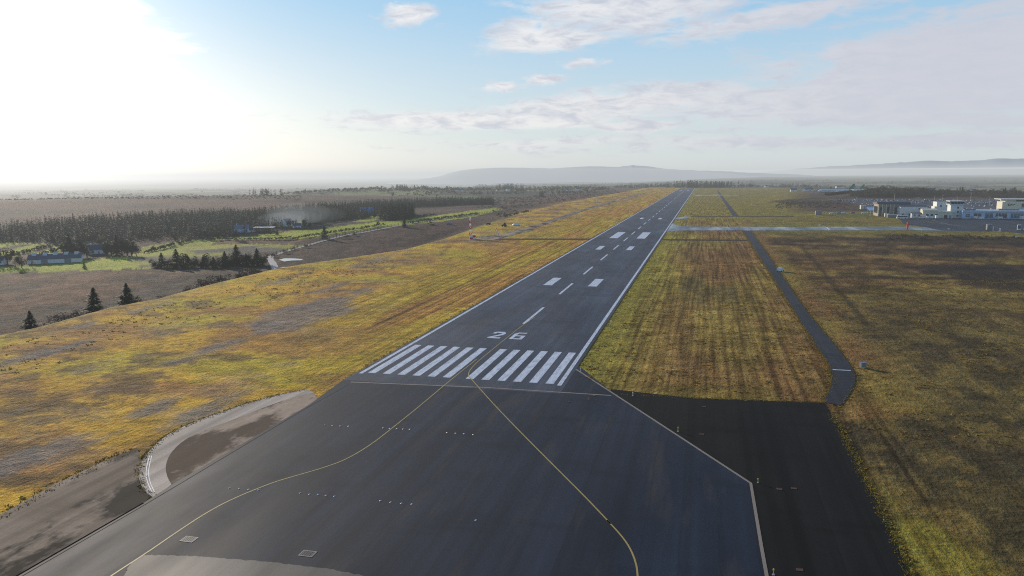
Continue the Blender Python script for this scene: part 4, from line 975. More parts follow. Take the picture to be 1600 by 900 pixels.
for (x_, yy) in slots:
    k = random.choices(range(7), (7, 7, 2, 3, 4, 1, 3))[0]
    pos = (x_, yy, H1(x_, yy)+.02); rz = AR + random.choice((0, math.pi)) + random.uniform(-.03, .03)
    if not usedc[k]: o = cp[k]; usedc[k] = True; o.location = pos; o.rotation_euler = (0, 0, rz)
    else: copy_tree(cp[k], pos, rz)
# car park surface draped on the slope
vs, fs = [], []; nx, ny = 40, 33
for j in range(ny+1):
    for i in range(nx+1):
        yy0 = 885+j*9; le = 1292 + max(0, 1150-yy0)*.40; a = (le + (1640-le)*i/nx - 800)/FPX; yy = yy0 + (600-a*yy0)*.12; xx = a*yy
        vs.append((xx, yy, H1(xx, yy)-.02))
for j in range(ny):
    for i in range(nx): k = j*(nx+1)+i; fs.append((k, k+1, k+nx+2, k+nx+1))
o = obj('car_park', vs, fs, pavement('car park asphalt', (.03, .034, .042), (.05, .055, .065), r0=.6, r1=.8, spec=.3)); tag(o, kind='structure')
# lamp posts of the car park
for k, (px, d_) in enumerate(((1434, 1010), (1437.5, 1012), (1463, 1050), (1476, 1080), (1400, 1120), (1340, 1060), (1520, 1150), (1550, 1020))):
    x, y = GD(px, d_); t = thing('lamp_post', 'slim lamp post among the parked cars, %s from the left' % ('fourth', 'fifth', 'sixth', 'seventh', 'second', 'first', 'eighth', 'ninth')[k] if k != 4 else 'slim lamp post among the parked cars, third counting the pair', 'lamp post', (x, y, H1(x, y)), AR, 'car park lamp posts')
    if k == 4: t['label'] = 'slim lamp post among the parked cars, second from the left'
    MB().tube((0, 0, 0), (0, 0, 11), .12, .07, 6).build('pole', M_STEEL, t); MB().tube((-1.2, 0, 11), (1.2, 0, 11), .06, .06, 5).build('arm', M_STEEL, t)
    for s in (-1, 1): MB().box(s*1.3-.4, s*1.3+.4, -.18, .18, 10.9, 11.1).build('lamp_head', M_W, t)

def van(px, py, label, L_=5.6, h=2.5, rot=0., pm=M_W, name='van', cat='van', z=0.02):
    x, y = G(px, py); t = thing(name, label, cat, (x, y, z), rot); w = 1.0 if h < 2.8 else 1.22
    prof = [(-L_/2, .4), (L_/2, .4), (L_/2, 1.2), (L_/2-.75, 1.35), (L_/2-1.5, h), (-L_/2, h)]
    mb = MB(); mb.prism(prof, -w, w); mb.build('body', pm, t)
    mb = MB(); mb.quad([(-w+.12, L_/2-.80, 1.42), (w-.12, L_/2-.80, 1.42), (w-.15, L_/2-1.44, h-.12), (-w+.15, L_/2-1.44, h-.12)]);
    for v_ in range(4): mb.v[v_] = (mb.v[v_][0], mb.v[v_][1]+.035, mb.v[v_][2]+.02)
    mb.build('windscreen', M_GLASS, t)
    for s in (-1, 1):
        MB().box(min(s*w, s*(w+.03)), max(s*w, s*(w+.03)), L_/2-2.5, L_/2-1.5, 1.4, min(h-.35, 2.2)).build('window', M_GLASS, t)
        for a in (-L_*.32, L_*.3): MB().tube((s*(w-.22), a, .38), (s*(w+.02), a, .38), .38, .38, 12).build('wheel', M_DK, t)
    return t
def coach(px, py, label, rot):
    x, y = G(px, py); t = thing('coach', label, 'coach', (x, y, .02), rot)
    MB().prism([(-4.8, .45), (4.8, .45), (5.0, 1.3), (4.6, 3.2), (4.3, 3.4), (-4.9, 3.4), (-5, .6)], -1.25, 1.25).build('body', M_W, t)
    for s in (-1, 1):
        a, b = sorted((s*1.25, s*1.28)); MB().box(a, b, -4.4, 4.2, 1.75, 2.85).build('window', M_GLASS, t)
        for q in (-2.9, 3.0): MB().tube((s*1.0, q, .48), (s*1.27, q, .48), .48, .48, 12).build('wheel', M_DK, t)
    MB().prism([(4.98, 1.5), (5.02, 1.5), (4.68, 3.0), (4.64, 3.0)], -1.1, 1.1).build('windscreen', M_GLASS, t)
coach(1409.5, 342, 'white coach with dark window band parked left on the apron', math.pi/2+AR)
for px, py, l, r_, L_, h in ((1441, 341.6, 'boxy white catering truck in front of the cream wing', 1.3, 6.5, 3.3), (1447, 341.8, 'white van right of the boxy catering truck', .3, 5.6, 2.5), (1453.5, 341.8, 'low white van beside the cream wing door', 1.2, 5, 2.1), (1462, 341.5, 'tall white box truck left of the control tower', .2, 6, 3.3), (1523.5, 342, 'white van parked against the terminal glazing', .4, 5.2, 2.6), (1531.5, 342.4, 'white minibus at the terminal front, right of the van', 1.2, 6.2, 2.4), (1560, 342.2, 'pale van with sloping nose before the wide terminal window', 1.4, 6.6, 2.4), (1596, 343, 'white van near the right end of the terminal', .2, 5.8, 3.0)):
    van(px, py, l, L_, h, r_+AR)
van(1592, 360, 'large white rounded vehicle with dark windscreen at the right border', 6.5, 4.2, 2.6, name='service_vehicle', cat='vehicle')
van(1605, 360.5, 'second white vehicle cut by the right border', 6, 3, 1.2)
for px, py, l in ((1550, 342.6, 'flat white baggage cart by the terminal'), (1566, 342.8, 'tan baggage cart right of the pale van')):
    x, y = G(px, py); t = thing('baggage_cart', l, 'cart', (x, y, .02), 1.2); MB().box(-.8, .8, -1.6, 1.6, .45, .6).build('deck', M_W if 'white' in l else BRICK, t)
    mb = MB()
    for a in (-1.5, 1.5): mb.box(-.8, .8, a-.04, a+.04, .6, 1.5)
    mb.build('rail', M_STEEL, t)
    for a in (-1.2, 1.2):
        for s in (-1, 1): MB().tube((s*.6, a, .25), (s*.78, a, .25), .25, .25, 8).build('wheel', M_DK, t)
for k, (px, py, m_, l) in enumerate(((1304, 335, M_W, 'white car by the yard fence'), (1315, 334.8, BLUE, 'blue car by the yard fence'), (1321, 334.8, M_W, 'second white car by the yard fence'), (1337, 334.6, mat('dull red', (.3, .1, .08)), 'reddish van by the yard fence'), (1355, 334.6, M_W, 'white van at the right end of the yard fence'))):
    x, y = G(px, py); x, y = x, y+8; van(0, 0, l, 4.6, 1.9, math.pi/2+AR, m_).location = (x, y, .02)

# aircraft with green fins
FUS = mat('aircraft white', (.72, .74, .78), .35, 0, .04, .3, .5); GREEN = mat('green fin paint', (.02, .22, .12), .4); ENG = mat('engine grey', (.35, .36, .38), .4, .4)
def aircraft(x, y, z, label, L_, rot, cropped=False):
    t = thing('airliner', label, 'aircraft', (x, y, z), rot); r_ = L_*.052; zc = r_*1.75
    prof = [(0, .02), (.012, .3), (.035, .62), (.075, .9), (.12, 1), (.68, 1), (.78, .86), (.88, .58), (.96, .27), (1, .08)]
    v_, f_ = [], []; n_ = 16
    for (s, q) in prof:
        for k in range(n_):
            a = 2*math.pi*k/n_; lift = r_*.55*max(0, (s-.68)/.32) - r_*.12*max(0, (.12-s)/.12)
            v_.append((L_*(s-.5), r_*q*math.cos(a), zc+lift+r_*q*math.sin(a)))
    for i in range(len(prof)-1):
        for k in range(n_): a, b = i*n_+k, i*n_+(k+1) % n_; f_.append((a, b, b+n_, a+n_))
    f_ += [tuple(range(n_-1, -1, -1)), tuple(range((len(prof)-1)*n_, len(prof)*n_))]
    obj('fuselage', v_, f_, FUS, t, smooth=True)
    zt = zc + r_*.9
    mb = MB(); P = [(.34, 0), (.50, 0), (.53, 1), (.475, 1)]; th = r_*.09
    lo = [(L_*(a-.0), s*th, zt + b*L_*.155) for s in (-1, 1) for a, b in P]; mb.v = lo; mb.f = [(0,1,2,3), (7,6,5,4), (0,4,5,1), (1,5,6,2), (2,6,7,3), (3,7,4,0)]; mb.m = [0]*6; mb.build('tail_fin', GREEN, t)
    for s in (-1, 1):
        for nm, P, zz in (('wing', [(-.12, .04), (.10, .04), (.17, .46), (.12, .46)], zc-r_*.5), ('tailplane', [(.40, .02), (.47, .02), (.51, .17), (.47, .17)], zc+r_*.5)):
            mb = MB(); mb.v = [(L_*a, s*L_*b, zz + b*L_*.08 + q) for q in (-r_*.08, r_*.08) for a, b in P]; mb.f = [(3,2,1,0), (4,5,6,7), (0,1,5,4), (1,2,6,5), (2,3,7,6), (3,0,4,7)]; mb.m = [0]*6; mb.build(nm, FUS, t)
        mb = MB(); mb.tube((-L_*.09, s*L_*.16, zc-r_*1.05), (L_*.02, s*L_*.16, zc-r_*1.05), r_*.5, r_*.34, 14); mb.build('engine', ENG, t)
        mb = MB(); mb.tube((L_*.02, s*L_*.06, zc-r_*.6), (L_*.02, s*L_*.06, .5), .2); mb.tube((L_*.02, s*L_*.05, .5), (L_*.02, s*L_*.07, .5), .55, .55, 12); mb.build('landing_gear', M_DK, t)
        mb = MB(); mb.box(-L_*.40, L_*.26, s*r_*1.0-.02 if s > 0 else s*r_-.02, s*r_+.02, zc+r_*.08, zc+r_*.2); mb.build('window_row', M_GLASS, t)
    mb = MB(); mb.tube((-L_*.38, 0, zc-r_*.7), (-L_*.38, 0, .4), .15); mb.tube((-L_*.38, -.3, .4), (-L_*.38, .3, .4), .4, .4, 12); mb.build('nose_gear', M_DK, t)
    return t
d_ = 1420; x, y = GD(1307, d_); aircraft(x, y, H1(x, y)+.1, 'white airliner with green tail fin behind the brown bank', 62, AR+.05)
d_ = 1500; x, y = GD(1327, d_); aircraft(x, y, H1(x, y)+.1, 'second airliner, only its green tail fin showing above the bank', 56, AR+.1)
apr2 = [GD(1262, 1380), GD(1262, 1530), GD(1370, 1530), GD(1370, 1380)]
vs = []; 
for j in range(9):
    for i in range(13): a = (1262+108*i/12-800)/FPX; yy = 1380+j*20; vs.append((a*yy, yy, H1(a*yy, yy)+.03))
tag(obj('stand_apron', vs, [(j*13+i, j*13+i+1, j*13+i+14, j*13+i+13) for j in range(8) for i in range(12)], ROAD), kind='structure')
# dark bank with scrub and trees behind the car park
pts = []; hts = []
for k in range(1500):
    px = rng.uniform(1292, 1680); dd = rng.uniform(1215, 1345) + max(0, px-1480)*-.3
    if px < 1330: dd = rng.uniform(1300, 1345)
    pts.append(GD(px, dd)); hts.append(rng.uniform(2.6, 5.6)*(1.7 if 1355 < px < 1450 else (.75 if px > 1490 else 1.1)))
mass('bank_scrub', pts, hts, 'blob', GORSE, 34, 55, .8, .17)
for px, d_, h in ((1370, 1330, 13), (1381, 1335, 14), (1388, 1330, 13), (1394, 1340, 14), (1399, 1335, 12), (1376, 1338, 11), (1418, 1330, 10), (1424, 1335, 9), (1436, 1340, 10), (1476, 1320, 8), (1506, 1300, 11), (1549, 1260, 9), (1570, 1250, 11), (1573, 1255, 13), (1590, 1240, 9), (1597, 1240, 9)):
    l = 'dark tree in the big clump on the bank behind the car park' if px < 1405 else 'small dark conifer on the scrubby bank behind the car park'
    tree('round' if px < 1405 else 'pine', 0, h*(1.0 if px < 1430 else .8), l, 'trees on the bank behind the car park', pos=GD(px, d_), width=1.1)
# dark heath strip in front of the car park, to its left
pts = [GD(rng.uniform(1215, 1330), rng.uniform(980, 1150)) for _ in range(420)] + [G(rng.uniform(1390, 1680), rng.uniform(368, 376)) for _ in range(160)]
mass('heath_scrub', pts, rng.uniform(.6, 1.5, len(pts)), 'blob', GORSE, 22, 56, 1.3, .2)

# ------------------------------------------------------------------ airfield fittings
# red windsock
x, y = G(1418, 361.5); t = thing('windsock', 'orange red windsock drooping from a pole beside the taxiway', 'windsock', (x, y, 0), 0)
MB().tube((0, 0, 0), (0, 0, 7.2), .12, .08, 6).build('pole', M_R, t)
mb = MB(); mb.tube((0, 0, 7), (1.2, 0, 7), .05, .05, 5)
for k in range(12): a, b = 2*math.pi*k/12, 2*math.pi*(k+1)/12; mb.tube((.2+.9*math.cos(a), .9*math.sin(a), 7), (.2+.9*math.cos(b), .9*math.sin(b), 7), .06, .06, 4)
mb.build('hoop', M_R, t)
mb = MB(); mb.tube((.2, 0, 7), (-.1, 0, 5.2), .9, .8, 12, cap=False); mb.tube((-.1, 0, 5.2), (-.25, 0, 3.0), .8, .65, 12, cap=False); mb.tube((-.25, 0, 3.0), (-.3, 0, 1.6), .65, .4, 12, cap=False); mb.build('sock', mat('red windsock cloth', (.85, .08, .03), .8), t)
# red and white lattice mast with cabin
x, y = G(735, 372.8); z = H1(x, y); S = M_per_px(735, 372.8)
t = thing('lattice_mast', 'slim red and white lattice mast with antenna frame on top', 'mast', (x, y, z), .3)
hm = 33*S; bw, tw = 1.3, .9; secs = 7
for k in range(secs):
    z0, z1 = hm*k/secs, hm*(k+1)/secs; w0, w1 = bw+(tw-bw)*k/secs, bw+(tw-bw)*(k+1)/secs; mb = MB()
    c0 = [(-w0/2, -w0/2), (w0/2, -w0/2), (w0/2, w0/2), (-w0/2, w0/2)]; c1 = [(-w1/2, -w1/2), (w1/2, -w1/2), (w1/2, w1/2), (-w1/2, w1/2)]
    for q in range(4):
        mb.tube((*c0[q], z0), (*c1[q], z1), .12, .12, 5); mb.tube((*c0[q], z0), (*c1[(q+1) % 4], z1), .07, .07, 4); mb.tube((*c1[q], z1), (*c1[(q+1) % 4], z1), .08, .08, 4); mb.tube((*c0[(q+1) % 4], z0), (*c1[q], z1), .07, .07, 4)
    mb.build('mast_section', M_W if k % 2 == 0 else M_R, t)
mb = MB(); mb.box(-3, 3, -.08, .08, hm, hm+.16); mb.tube((-2.8, 0, hm), (-2.8, 0, hm+1), .07); mb.tube((2.8, 0, hm), (2.8, 0, hm+1), .07); mb.tube((0, 0, hm), (0, 0, hm+1.6), .07); mb.build('antenna_frame', M_STEEL, t)
x2, y2 = G(738.5, 374); t = thing('equipment_cabin', 'small red and white chequered cabin at the foot of the lattice mast', 'cabin', (x2, y2, H1(x2, y2)), 0)
for i in range(2):
    for j in range(2): MB().box(-2+2*i, -.002+2*i, 0, 2.6, 1.4*j, 1.4*j+1.398).build('panel', M_R if (i+j) % 2 == 0 else M_W, t)
MB().box(-2.1, 2.1, -.1, 2.7, 2.8, 3.0).build('roof', M_W, t)
# glide path dome and small things around it
x, y = G(807, 352.5); t = thing('dome_shelter', 'low white dome tank by the service track', 'dome', (x, y, H1(x, y)), 0)
mb = MB(); n_ = 20; prev = None
for q in range(6):
    a = q/5*math.pi/2; ring = [(3.6*math.cos(a)*math.cos(2*math.pi*k/n_), 2.4*math.cos(a)*math.sin(2*math.pi*k/n_), 2.3*math.sin(a)+.3) for k in range(n_)]
    i0 = len(mb.v); mb.v += ring
    if prev is not None:
        for k in range(n_): mb.f.append((prev+k, prev+(k+1) % n_, i0+(k+1) % n_, i0+k)); mb.m.append(0)
    prev = i0
mb.build('shell', M_W, t, True); MB().tube((0, 0, 0), (0, 0, .3), 3.0, 3.0, 20).build('base', METR, t)
x, y = G(788, 354); t = thing('tractor', 'dark green tractor parked near the lattice mast', 'tractor', (x, y, H1(x, y)), 1.2)
MB().prism([(-1.6, .8), (2.3, .8), (2.3, 1.7), (.4, 1.8), (-1.6, 1.8)], -.5, .5).build('body', mat('dark green', (.02, .05, .04)), t)
MB().prism([(-1.6, 1.8), (.4, 1.8), (.2, 3.1), (-1.4, 3.1)], -.8, .8).build('cab', M_GLASS, t); MB().box(-.9, .9, -1.6, .4, 3.1, 3.25).build('roof', mat('dark green', (.02, .05, .04)), t)
for s in (-1, 1): MB().tube((s*.8, -1, .9), (s*1.3, -1, .9), .9, .9, 14).build('wheel', M_DK, t); MB().tube((s*.7, 1.7, .55), (s*1.1, 1.7, .55), .55, .55, 12).build('wheel', M_DK, t)
x, y = G(763, 351); van(0, 0, 'small dark vehicle in the rough left of the tractor', 4, 1.8, 1.4, mat('dull brown', (.06, .045, .035)), 'parked_vehicle', 'vehicle').location = (x, y, H1(x, y))
x, y = GH(702, 351); van(0, 0, 'blue pickup by the boundary fence', 5, 2, 1.3, BLUE, 'pickup', 'vehicle').location = (x, y, H1(x, y))
x, y = GH(675, 352); t = thing('excavator', 'yellow excavator by the boundary fence', 'excavator', (x, y, H1(x, y)), .9)
for s in (-1, 1): MB().prism([(-1.9, .2), (1.9, .2), (2.1, .6), (1.8, .95), (-1.8, .95), (-2.1, .6)], s*1.3-.3, s*1.3+.3).build('track', M_DK, t)
MB().box(-1.3, 1.3, -1.8, 1.4, 1.0, 2.2).build('body', M_Y, t); MB().box(-1.3, 0, .2, 1.6, 2.2, 3.2).build('cab', M_GLASS, t)
mb = MB(); mb.tube((.6, 1.4, 2), (.6, 4.2, 4.6), .28, .22, 6); mb.tube((.6, 4.2, 4.6), (.6, 6, 2), .2, .15, 6); mb.build('boom', M_Y, t); MB().prism([(5.6, 1.2), (6.5, 1.4), (6.3, 2.1), (5.7, 2.1)], .1, 1.1).build('bucket', M_DK, t)
def pole(px, py, h, label, m0, m1, name='marker_post'):
    x, y = G(px, py); t = thing(name, label, 'marker post', (x, y, H1(x, y)), 0, 'instrument posts near the mast')
    MB().tube((0, 0, 0), (0, 0, h*.55), .14, .12, 6).build('post', m0, t); MB().tube((0, 0, h*.55), (0, 0, h), .3, .25, 6).build('head', m1, t); return t
pole(778, 354.5, 4, 'tall white and red post left of the tractor', M_W, M_R)
pole(766, 362.5, 2.4, 'yellowish short post right of the mast', M_W, M_Y)
pole(776, 361, 2.6, 'short white post with red head in the middle of the rough', M_W, M_R)
pole(779, 367.8, 2.6, 'short red and white post beside the grey hardstand', M_R, M_W)
pole(751, 371.5, 2.2, 'short pale post right of the chequered cabin', M_W, M_Y)
pole(809, 361, 1.6, 'low orange and white post below the dome', M_W, M_R)
sheet('hardstand', GP([(742, 375.5), (745, 371), (775, 366), (800, 363), (830, 357), (836, 359), (795, 369), (770, 375)]), .0, TRK)
x, y = G(932.5, 317.5); t = thing('windsock_mast', 'small white windsock mast in the far grass left of the runway', 'windsock', (x, y, H1(x, y)), 0)
MB().tube((0, 0, 0), (0, 0, 7), .22, .16, 6).build('pole', M_W, t); mb = MB(); mb.tube((0, 0, 6.8), (-2.4, .6, 5.6), .7, .4, 10, cap=False); mb.build('sock', M_W, t)
for px, py, l in ((1280.5, 352.5, 'white marker board behind the taxiway near the holding line'), (1369, 361, 'small white marker on the grass between holding line and windsock'), (1482.5, 359.2, 'white marker at the grass edge below the apron'), (1359, 337.5, 'white marker on the grass bank below the yard'), (1588, 372, 'small white marker near the right border')):
    x, y = G(px, py); t = thing('marker_board', l, 'marker', (x, y, 0), AR); MB().tube((0, 0, 0), (0, 0, .6), .1).build('post', M_STEEL, t); MB().box(-.75, .75, -.05, .05, .55, 1.45).build('board', M_W, t)
x, y = G(1551.5, 361.3); t = thing('post', 'plain white post right of the grey cabinet', 'post', (x, y, 0)); MB().tube((0, 0, 0), (0, 0, 3.2), .14, .12, 6).build('shaft', M_W, t); MB().tube((0, 0, 3.2), (0, 0, 3.5), .2, .1, 6).build('cap', M_W, t)
x, y = G(1562.5, 362); t = thing('beacon', 'white beacon on a short tripod beside the apron', 'beacon', (x, y, 0))
for k in range(3): a = 2.1*k; MB().tube((1.0*math.cos(a), 1.0*math.sin(a), 0), (.1*math.cos(a), .1*math.sin(a), 1.9), .09).build('leg', M_STEEL, t)
MB().tube((0, 0, 1.8), (0, 0, 2.8), .35, .3, 8).build('drum', M_W, t); MB().tube((0, 0, 2.8), (0, 0, 3.3), .25, .1, 8).build('lens', M_GLASS, t)
x, y = G(1219.5, 424); van(0, 0, 'white utility vehicle beside the perimeter road', 3.6, 1.7, -.75, M_W, 'utility_vehicle', 'vehicle').location = (x, y, .0)
x, y = G(1348, 574); t = thing('marker_cabinet', 'small grey cabinet on the grass beside the perimeter road bend', 'cabinet', (x, y, 0), .3); MB().box(-.7, .7, -.35, .35, .1, 1.1).build('body', mat('weathered grey', (.24, .23, .22)), t); MB().box(-.78, .78, -.42, .42, 1.1, 1.2).build('lid', METR, t)
x, y = G(444, 587.5); t = thing('marker_post', 'small yellow white marker in the grass above the loop road', 'marker post', (x, y, 0)); MB().tube((0, 0, 0), (0, 0, .7), .1).build('post', M_W, t); MB().tube((0, 0, .7), (0, 0, 1.0), .16, .12).build('head', M_Y, t)
# power poles in the fields
for k, (px, py) in enumerate(((483, 372), (392, 374), (589, 357))):
    x, y = GH(px, py); t = thing('power_pole', 'wooden power pole in the pasture, %s from the left' % ('second', 'first', 'third')[k], 'power pole', (x, y, H1(x, y)-.2), .4, 'power poles across the fields')
    MB().tube((0, 0, 0), (0, 0, 9), .16, .11, 6).build('pole', M_WOOD, t); MB().box(-1, 1, -.06, .06, 8.3, 8.45).build('crossarm', M_WOOD, t)

# ------------------------------------------------------------------ far hills
HILL = mat('haze-paled hill', (.40, .43, .45), .95, 0, .25, .0009, .05)  # distance haze is put into this pale bluish hill colour
def hill(name, prof, dist, depth, m=None):
    v, f = [], []; n = len(prof)
    xs = np.linspace(prof[0][0], prof[-1][0], 90); ys = np.interp(xs, [p[0] for p in prof], [p[1] for p in prof])
    rows = 7
    for k, px in enumerate(xs):
        d = ray(px, ys[k]); top = CAM_H + d.z/d.y*dist + (vn(np.array([px/9.]), np.array([dist/100.]), 5)[0]-.5)*dist*.0009
        for r_ in range(rows):
            s = r_/(rows-1)*2-1; dd = dist + s*depth; q = math.cos(s*math.pi/2)**1.2 if abs(s) < .999 else 0
            a = ray(px, 273); v.append((a.x/a.y*dist*(1+s*depth/dist), dd, -120 + (top+120)*q))
    for k in range(len(xs)-1):
        for r_ in range(rows-1): i = k*rows+r_; f.append((i, i+rows, i+rows+1, i+1))
    o = obj(name, v, f, m or HILL, smooth=True); tag(o, kind='structure'); return o
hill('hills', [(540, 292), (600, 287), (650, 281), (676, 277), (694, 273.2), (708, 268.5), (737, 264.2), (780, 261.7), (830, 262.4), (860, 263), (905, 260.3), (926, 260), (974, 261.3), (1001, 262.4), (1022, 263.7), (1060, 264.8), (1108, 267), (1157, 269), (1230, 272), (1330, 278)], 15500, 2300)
hill('mountain', [(930, 268), (960, 262), (977, 259.2), (983, 258.4), (987.7, 257.6), (992, 258.4), (1003, 259.2), (1030, 262), (1060, 268)], 34000, 2500, mat('haze-paled peak', (.42, .45, .48), .95, 0, .1, .0009, .05))  # peak colour lightened to stand in for haze before it
hill('mountains', [(1150, 273), (1230, 265), (1283, 260.5), (1330, 258.5), (1393, 254.5), (1420, 253), (1448, 250.5), (1475, 252), (1503, 251.5), (1530, 250), (1558, 247.5), (1600, 248), (1680, 250), (1800, 258)], 21000, 3000, mat('haze-blue mountain', (.34, .39, .44), .95, 0, .2, .0009, .05))  # blue-grey tone paints aerial haze onto the mountains

# ------------------------------------------------------------------ air, sky, sun, camera
AIR = True
if AIR:
    sdir = (math.sin(R(-36))*math.cos(R(14)), math.cos(R(-36))*math.cos(R(14)), math.sin(R(14)))
    def volume_mat(name, d, g, sun_k, amb):
        """air: extinction plus emission standing in for scattered sunlight (Henyey-Greenstein lobe round the sun) and skylight"""
        m2 = bpy.data.materials.new(name); m2.use_nodes = True; q = m2.node_tree; N = q.nodes; N.remove(N['Principled BSDF']); m2.cycles.homogeneous_volume = True
        def op(o_, a, b=None):
            x = N.new('ShaderNodeMath'); x.operation = o_
            for k, val in enumerate((a, b)):
                if val is None: continue
                if isinstance(val, (int, float)): x.inputs[k].default_value = val
                else: q.links.new(val, x.inputs[k])
            return x.outputs[0]
        ge = N.new('ShaderNodeNewGeometry'); dp = N.new('ShaderNodeVectorMath'); dp.operation = 'DOT_PRODUCT'
        q.links.new(ge.outputs['Incoming'], dp.inputs[0]); dp.inputs[1].default_value = tuple(-c for c in sdir)
        hg = op('DIVIDE', (1-g*g)/(4*math.pi), op('POWER', op('SUBTRACT', 1+g*g, op('MULTIPLY', dp.outputs['Value'], 2*g)), 1.5))
        es = N.new('ShaderNodeEmission'); es.inputs['Color'].default_value = (1, .93, .84, 1); q.links.new(op('MULTIPLY', hg, sun_k*d), es.inputs['Strength'])  # volume glows by itself in place of scattering the sun
        ea = N.new('ShaderNodeEmission'); ea.inputs['Color'].default_value = (*amb, 1); ea.inputs['Strength'].default_value = d
        ab = N.new('ShaderNodeVolumeAbsorption'); ab.inputs['Color'].default_value = (0, 0, 0, 1); ab.inputs['Density'].default_value = d
        a1 = N.new('ShaderNodeAddShader'); a2 = N.new('ShaderNodeAddShader'); L_ = q.links
        L_.new(es.outputs[0], a1.inputs[0]); L_.new(ea.outputs[0], a1.inputs[1]); L_.new(a1.outputs[0], a2.inputs[0]); L_.new(ab.outputs[0], a2.inputs[1])
        L_.new(a2.outputs[0], N['Material Output'].inputs['Volume']); return m2
    m = volume_mat('haze', .88e-4, .75, .55, (.55, .585, .60))
    for nm, P, zt, d in (('fog', [GD(1040, 15500), GD(1780, 19000), GD(1780, 11500)], 118, 2.2e-4),):
        mb = MB(); k = len(P); mb.v = [(x, y, -150) for x, y in P] + [(x, y, zt) for x, y in P]; mb.f = [(2, 1, 0), (3, 4, 5), (0, 1, 4, 3), (1, 2, 5, 4), (2, 0, 3, 5)]; mb.m = [0]*5
        o = mb.build(nm, volume_mat('valley fog', d, .3, 1.5, (.66, .70, .72))); tag(o, kind='stuff')
    for k_, (px, py, L0, H0, d0) in enumerate(((433, 350, 22, 6, .004), (438, 344, 26, 8, .0035), (447, 338, 24, 11, .003), (459, 341, 30, 8, .0025), (468, 333, 34, 12, .0022), (484, 335, 40, 9, .0015))):
        x, y = GH(px, 352); dr = ray(px, py); zc_ = CAM_H + dr.z/dr.y*y; n_ = 20; v_, f_ = [], []
        for a in range(n_//2+1):
            th = math.pi*a/(n_//2)
            for b in range(n_): ph = 2*math.pi*b/n_; v_.append((x+L0*math.sin(th)*math.cos(ph), y+L0*.7*math.sin(th)*math.sin(ph), zc_+H0*math.cos(th)))
        for a in range(n_//2):
            for b in range(n_): f_.append((a*n_+b, (a+1)*n_+b, (a+1)*n_+(b+1) % n_, a*n_+(b+1) % n_))
        tag(obj('smoke', v_, f_, volume_mat('smoke', d0, .4, .6, (.32, .36, .40))), kind='stuff')
    haze_box = MB().box(-30000, 30000, -2000, 45000, -160, 150).build('sky', m); tag(haze_box, kind='structure')  # box of glowing haze added round the scene, not the sky itself
SUN_AZ, SUN_EL = R(-36), R(14)
sd = Vector((math.sin(SUN_AZ)*math.cos(SUN_EL), math.cos(SUN_AZ)*math.cos(SUN_EL), math.sin(SUN_EL)))
sl = bpy.data.lights.new('sun', 'SUN'); sl.energy = 5.0; sl.angle = R(.53); sl.color = (1, .88, .72)
so = bpy.data.objects.new('sun', sl); COL.objects.link(so); so.rotation_euler = (-sd).to_track_quat('-Z', 'Y').to_euler()

w = bpy.data.worlds.new('World'); scene.world = w; w.use_nodes = True; nt = w.node_tree; n = nt.nodes; L = nt.links
bg = n['Background']; bg.inputs['Strength'].default_value = .1
sky = n.new('ShaderNodeTexSky'); sky.sky_type = 'NISHITA'; sky.sun_disc = False; sky.sun_elevation = SUN_EL; sky.sun_rotation = SUN_AZ; sky.altitude = 200; sky.air_density = 1.0; sky.dust_density = 1.2; sky.ozone_density = 1.5
def mth(op, a, b=None, c=None):
    x = n.new('ShaderNodeMath'); x.operation = op
    for k, q in enumerate((a, b, c)):
        if q is None: continue
        if isinstance(q, (int, float)): x.inputs[k].default_value = q
        else: L.new(q, x.inputs[k])
    return x.outputs[0]
def smooth(a, b, x):
    mr = n.new('ShaderNodeMapRange'); mr.interpolation_type = 'SMOOTHSTEP'; mr.inputs[1].default_value = a; mr.inputs[2].default_value = b; L.new(x, mr.inputs[0]); return mr.outputs[0]
tc = n.new('ShaderNodeTexCoord'); sp = n.new('ShaderNodeSeparateXYZ'); L.new(tc.outputs['Generated'], sp.inputs[0])
dx, dy, dz = sp.outputs
elev = mth('MULTIPLY', mth('ARCSINE', dz), 180/math.pi); azim = mth('MULTIPLY', mth('ARCTAN2', dx, dy), 180/math.pi)
# cloud sheet coordinates: project the direction on a level ceiling
zc = mth('MAXIMUM', mth('ADD', dz, .035), .01)
cv = n.new('ShaderNodeCombineXYZ'); L.new(mth('DIVIDE', dx, zc), cv.inputs[0]); L.new(mth('DIVIDE', dy, zc), cv.inputs[1])
def wnoise(vec, sx, sy, off, detail=6, rough=.55, dist=.0):
    mp = n.new('ShaderNodeMapping'); mp.inputs['Scale'].default_value = (sx, sy, 1); mp.inputs['Location'].default_value = off; L.new(vec, mp.inputs[0])
    no = n.new('ShaderNodeTexNoise'); no.inputs['Scale'].default_value = 1; no.inputs['Detail'].default_value = detail; no.inputs['Roughness'].default_value = rough; no.inputs['Distortion'].default_value = dist; L.new(mp.outputs[0], no.inputs[0]); return no.outputs['Fac']
def blob(az, el, sa, se, tilt=0.):
    a = mth('SUBTRACT', azim, az); e = mth('SUBTRACT', elev, el)
    if tilt: e = mth('SUBTRACT', e, mth('MULTIPLY', a, tilt))
    q = mth('ADD', mth('POWER', mth('ABSOLUTE', mth('DIVIDE', a, sa)), 2.), mth('POWER', mth('ABSOLUTE', mth('DIVIDE', e, se)), 2.)); return mth('EXPONENT', mth('MULTIPLY', q, -1))
av = n.new('ShaderNodeCombineXYZ'); L.new(azim, av.inputs[0]); L.new(elev, av.inputs[1])
